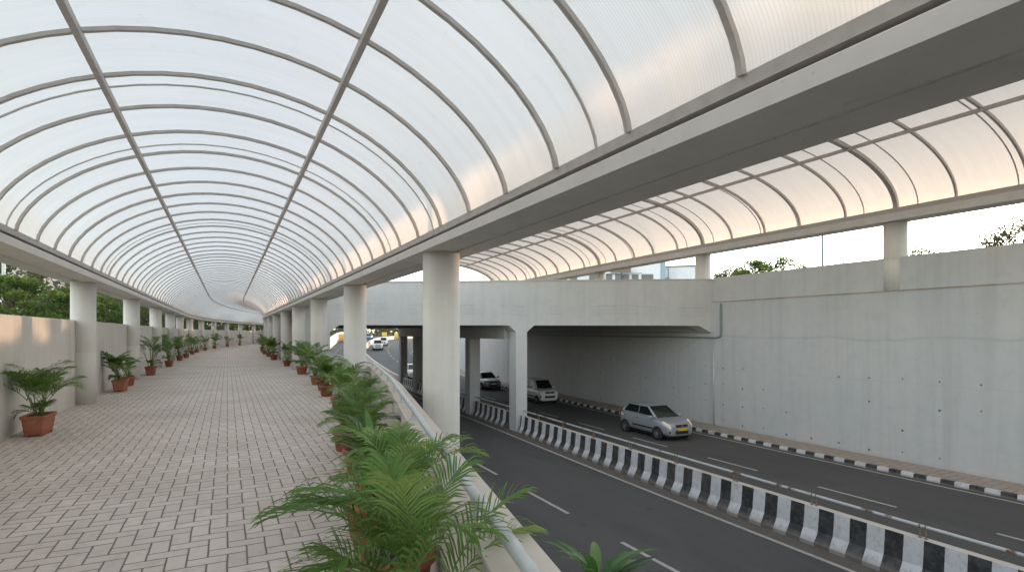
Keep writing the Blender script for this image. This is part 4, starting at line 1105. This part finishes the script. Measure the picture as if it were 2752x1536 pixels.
def rickshaw(loc, rz, paint, label):
    e = empty('auto_rickshaw', label, 'auto rickshaw', loc, rz, 'auto rickshaws in the far traffic')
    b = MB(); P = [(1.2, .45), (1.25, .85), (.85, 1.05), (.35, .5), (-1.1, .5), (-1.2, 1.0), (-1.25, .4), (-.9, .3), (.9, .3)]
    b.prism([(x, -.6, z) for x, z in P], (0, 1.2, 0)); b.obj('body', M[paint], e, bevel=.06)
    b = MB(); b.prism([(x, -.6, z) for x, z in [(.85, 1.05), (.5, 1.72), (-1.0, 1.75), (-1.22, 1.0), (-1.28, 1.0), (-1.08, 1.82), (.55, 1.8), (.92, 1.05)]], (0, 1.2, 0)); b.obj('hood', M['p_yellow'], e, bevel=.02)
    b = MB(); b.prism([(.80, -.5, 1.1), (.55, -.5, 1.65), (.55, .5, 1.65), (.80, .5, 1.1)], (.02, 0, .01)); b.obj('windscreen', M['glass'], e)
    for x, y in ((.95, 0), (-.85, .55), (-.85, -.55)):
        b = MB(); b.tube([(x, y - .06, .22), (x, y + .06, .22)], .22, 16); b.obj('wheel', M['rubber'], e)
    b = MB(); b.tube([(1.24, 0, .95), (1.3, 0, .95)], .09, 12); b.obj('headlight', M['lens'], e)
rickshaw((36.0, 141, roadz(141)), HD - .3, 'p_green', 'green auto rickshaw with yellow hood far up the ramp')
rickshaw((36.5, 131, roadz(131)), HD - .3, 'p_yellow', 'yellow auto rickshaw just right of the green one')
rickshaw((21.3, 119, roadz(119)), math.pi / 2 - .2, 'p_orange', 'orange and white three wheeler by the white wall beyond the left columns')
e = empty('truck', 'grey lorry standing tall at the top of the ramp', 'truck', (33.2, 158, roadz(158)), HD - .35)
b = MB(); b.prism([(x, -1.1, z) for x, z in [(3.2, .5), (3.25, 1.5), (3.0, 2.6), (1.7, 2.7), (1.7, .5)]], (0, 2.2, 0)); b.obj('cab', M['p_truck'], e, bevel=.08)
b = MB(); b.box((-.9, 0, 1.9), (5.0, 2.3, 2.2)); b.obj('cargo_box', M['steel_light'], e, bevel=.03)
b = MB(); b.prism([(3.27, -.95, 1.55), (3.06, -.95, 2.4), (3.06, .95, 2.4), (3.27, .95, 1.55)], (.03, 0, 0)); b.obj('windscreen', M['glass'], e)
for x in (2.3, -1.8):
    for y in (-.95, .95):
        b = MB(); b.tube([(x, y - .14, .48), (x, y + .14, .48)], .48, 18); b.obj('wheel', M['rubber'], e)
for y in (-.8, .8):
    b = MB(); b.box((3.26, y, .8), (.06, .3, .2)); b.obj('headlight', M['lens'], e)
# motorcycle and rider
def motorbike(loc, rz, lab1, lab2):
    e = empty('motorcycle', lab1, 'motorcycle', loc, rz, None)
    for x in (.62, -.62):
        b = MB(); n, m = 22, 6
        vs = [(x + (.24 + .055 * math.cos(q)) * math.cos(a), .045 * math.sin(q), .30 + (.24 + .055 * math.cos(q)) * math.sin(a)) for a in [2 * math.pi * i / n for i in range(n)] for q in [2 * math.pi * k / m for k in range(m)]]
        b.add(vs, [(i * m + k, i * m + (k + 1) % m, ((i + 1) % n) * m + (k + 1) % m, ((i + 1) % n) * m + k) for i in range(n) for k in range(m)]); w = b.obj('wheel', M['rubber'], e, smooth=True)
    b = MB(); b.tube([(.62, 0, .30), (.42, 0, .95)], .035, 8); b.tube([(.42, -.34, 1.0), (.46, 0, .96), (.42, .34, 1.0)], .018, 8); b.obj('fork_and_handlebar', M['steel'], e)
    b = MB(); b.prism([(x, -.11, z) for x, z in [(.40, .85), (.15, .92), (-.1, .78), (-.75, .84), (-.8, .74), (-.3, .5), (-.2, .28), (.2, .28), (.32, .6)]], (0, .22, 0)); b.obj('body', M['black'], e, bevel=.05)
    b = MB(); b.tube([(.5, 0, .88), (.56, 0, .87)], .09, 12); b.obj('headlight', M['lens'], e)
    me = bpy.data.meshes.new('person')
    V = [(-.12, 0, .86), (-.10, 0, 1.10), (-.06, 0, 1.32), (-.04, 0, 1.42), (-.01, 0, 1.53), (.0, 0, 1.62),
         (-.06, .19, 1.36), (.12, .26, 1.14), (.36, .30, 1.02), (-.06, -.19, 1.36), (.12, -.26, 1.14), (.36, -.30, 1.02),
         (-.08, .11, .84), (.26, .20, .78), (.10, .19, .38), (.22, .19, .33), (-.08, -.11, .84), (.26, -.20, .78), (.10, -.19, .38), (.22, -.19, .33)]
    E = [(0, 1), (1, 2), (2, 3), (3, 4), (4, 5), (2, 6), (6, 7), (7, 8), (2, 9), (9, 10), (10, 11), (0, 12), (12, 13), (13, 14), (14, 15), (0, 16), (16, 17), (17, 18), (18, 19)]
    RR = [.15, .155, .15, .065, .085, .09, .075, .055, .042, .075, .055, .042, .10, .08, .055, .045, .10, .08, .055, .045]
    me.from_pydata(V, E, []); p = bpy.data.objects.new('person', me); COL.objects.link(p); p.location = loc; p.rotation_euler = (0, 0, rz)
    sk = p.modifiers.new('skin', 'SKIN'); ss = p.modifiers.new('sub', 'SUBSURF'); ss.levels = ss.render_levels = 1
    for i, r_ in enumerate(RR): me.skin_vertices[0].data[i].radius = (r_, r_ * .9)
    me.skin_vertices[0].data[0].use_root = True
    me.materials.append(M['cloth_light']); tag(p, lab2, 'person')
    b = MB(); b.lathe([(.02, .0), (.12, .02), (.145, .12), (.12, .22), (.05, .27), (.0, .275)], 16, (0.02, 0, 1.50)); b.obj('helmet', M['black'], p, smooth=True)
    b = MB(); b.box((.17, 0, 1.60), (.03, .13, .12)); b.obj('face', M['skin'], p, bevel=.02)
    for sg in (1, -1):
        b = MB(); b.tube([(-.08, sg * .11, .84), (.27, sg * .2, .79), (.10, sg * .19, .40)], [.115, .095, .07], 10); b.obj('trousers', M['cloth_blue'], p, smooth=True)
motorbike((21.6, 68.8, roadz(68.8)), HD - .12, 'dark motorcycle coming down the ramp behind the white car', 'person in pale shirt and black helmet riding the dark motorcycle')
motorbike((33.0, 150, roadz(150)), HD - .3, 'small motorcycle beside the grey lorry far up the ramp', 'person riding the small motorcycle beside the grey lorry')

# ------------------------------------------------------------------ camera, light, sky
cam = bpy.data.cameras.new('Camera'); co = bpy.data.objects.new('Camera', cam); COL.objects.link(co)
co.location = (0, 0, EYE); co.rotation_euler = (math.pi / 2, 0, -YAW)
cam.sensor_width = 36; cam.lens = 1380 / 2576 * 36; cam.shift_y = (836 - 719) / 2576.; cam.clip_end = 6000; cam.clip_start = .05
S.camera = co
w = bpy.data.worlds.new('World'); S.world = w; w.use_nodes = True; nt = w.node_tree; nt.nodes.clear()
sky = nt.nodes.new('ShaderNodeTexSky'); sky.sky_type = 'NISHITA'; sky.sun_disc = False; sky.sun_elevation = SUN_EL; sky.sun_rotation = SUN_AZ
sky.air_density = 1.0; sky.dust_density = 0.4; sky.ozone_density = 1.0; sky.altitude = 100
bg = nt.nodes.new('ShaderNodeBackground'); bg.inputs[1].default_value = .15
ow = nt.nodes.new('ShaderNodeOutputWorld'); hs = nt.nodes.new('ShaderNodeHueSaturation'); hs.inputs['Saturation'].default_value = .36; nt.links.new(sky.outputs[0], hs.inputs['Color']); nt.links.new(hs.outputs[0], bg.inputs[0]); nt.links.new(bg.outputs[0], ow.inputs[0])
L = bpy.data.lights.new('Sun', 'SUN'); L.energy = .42; L.angle = math.radians(.5); L.color = (1, .64, .38)
lo = bpy.data.objects.new('Sun', L); COL.objects.link(lo)
sd = Vector((math.sin(SUN_AZ) * math.cos(SUN_EL), math.cos(SUN_AZ) * math.cos(SUN_EL), math.sin(SUN_EL)))
lo.rotation_euler = (-sd).to_track_quat('-Z', 'Y').to_euler()
S.view_settings.view_transform = 'Standard'; S.view_settings.look = 'None'; S.view_settings.gamma = 1; S.view_settings.exposure = 2.58
S.cycles.max_bounces = 10; S.cycles.diffuse_bounces = 6; S.cycles.transmission_bounces = 6; S.cycles.transparent_max_bounces = 6
S.cycles.use_denoising = True; S.cycles.sample_clamp_indirect = 8
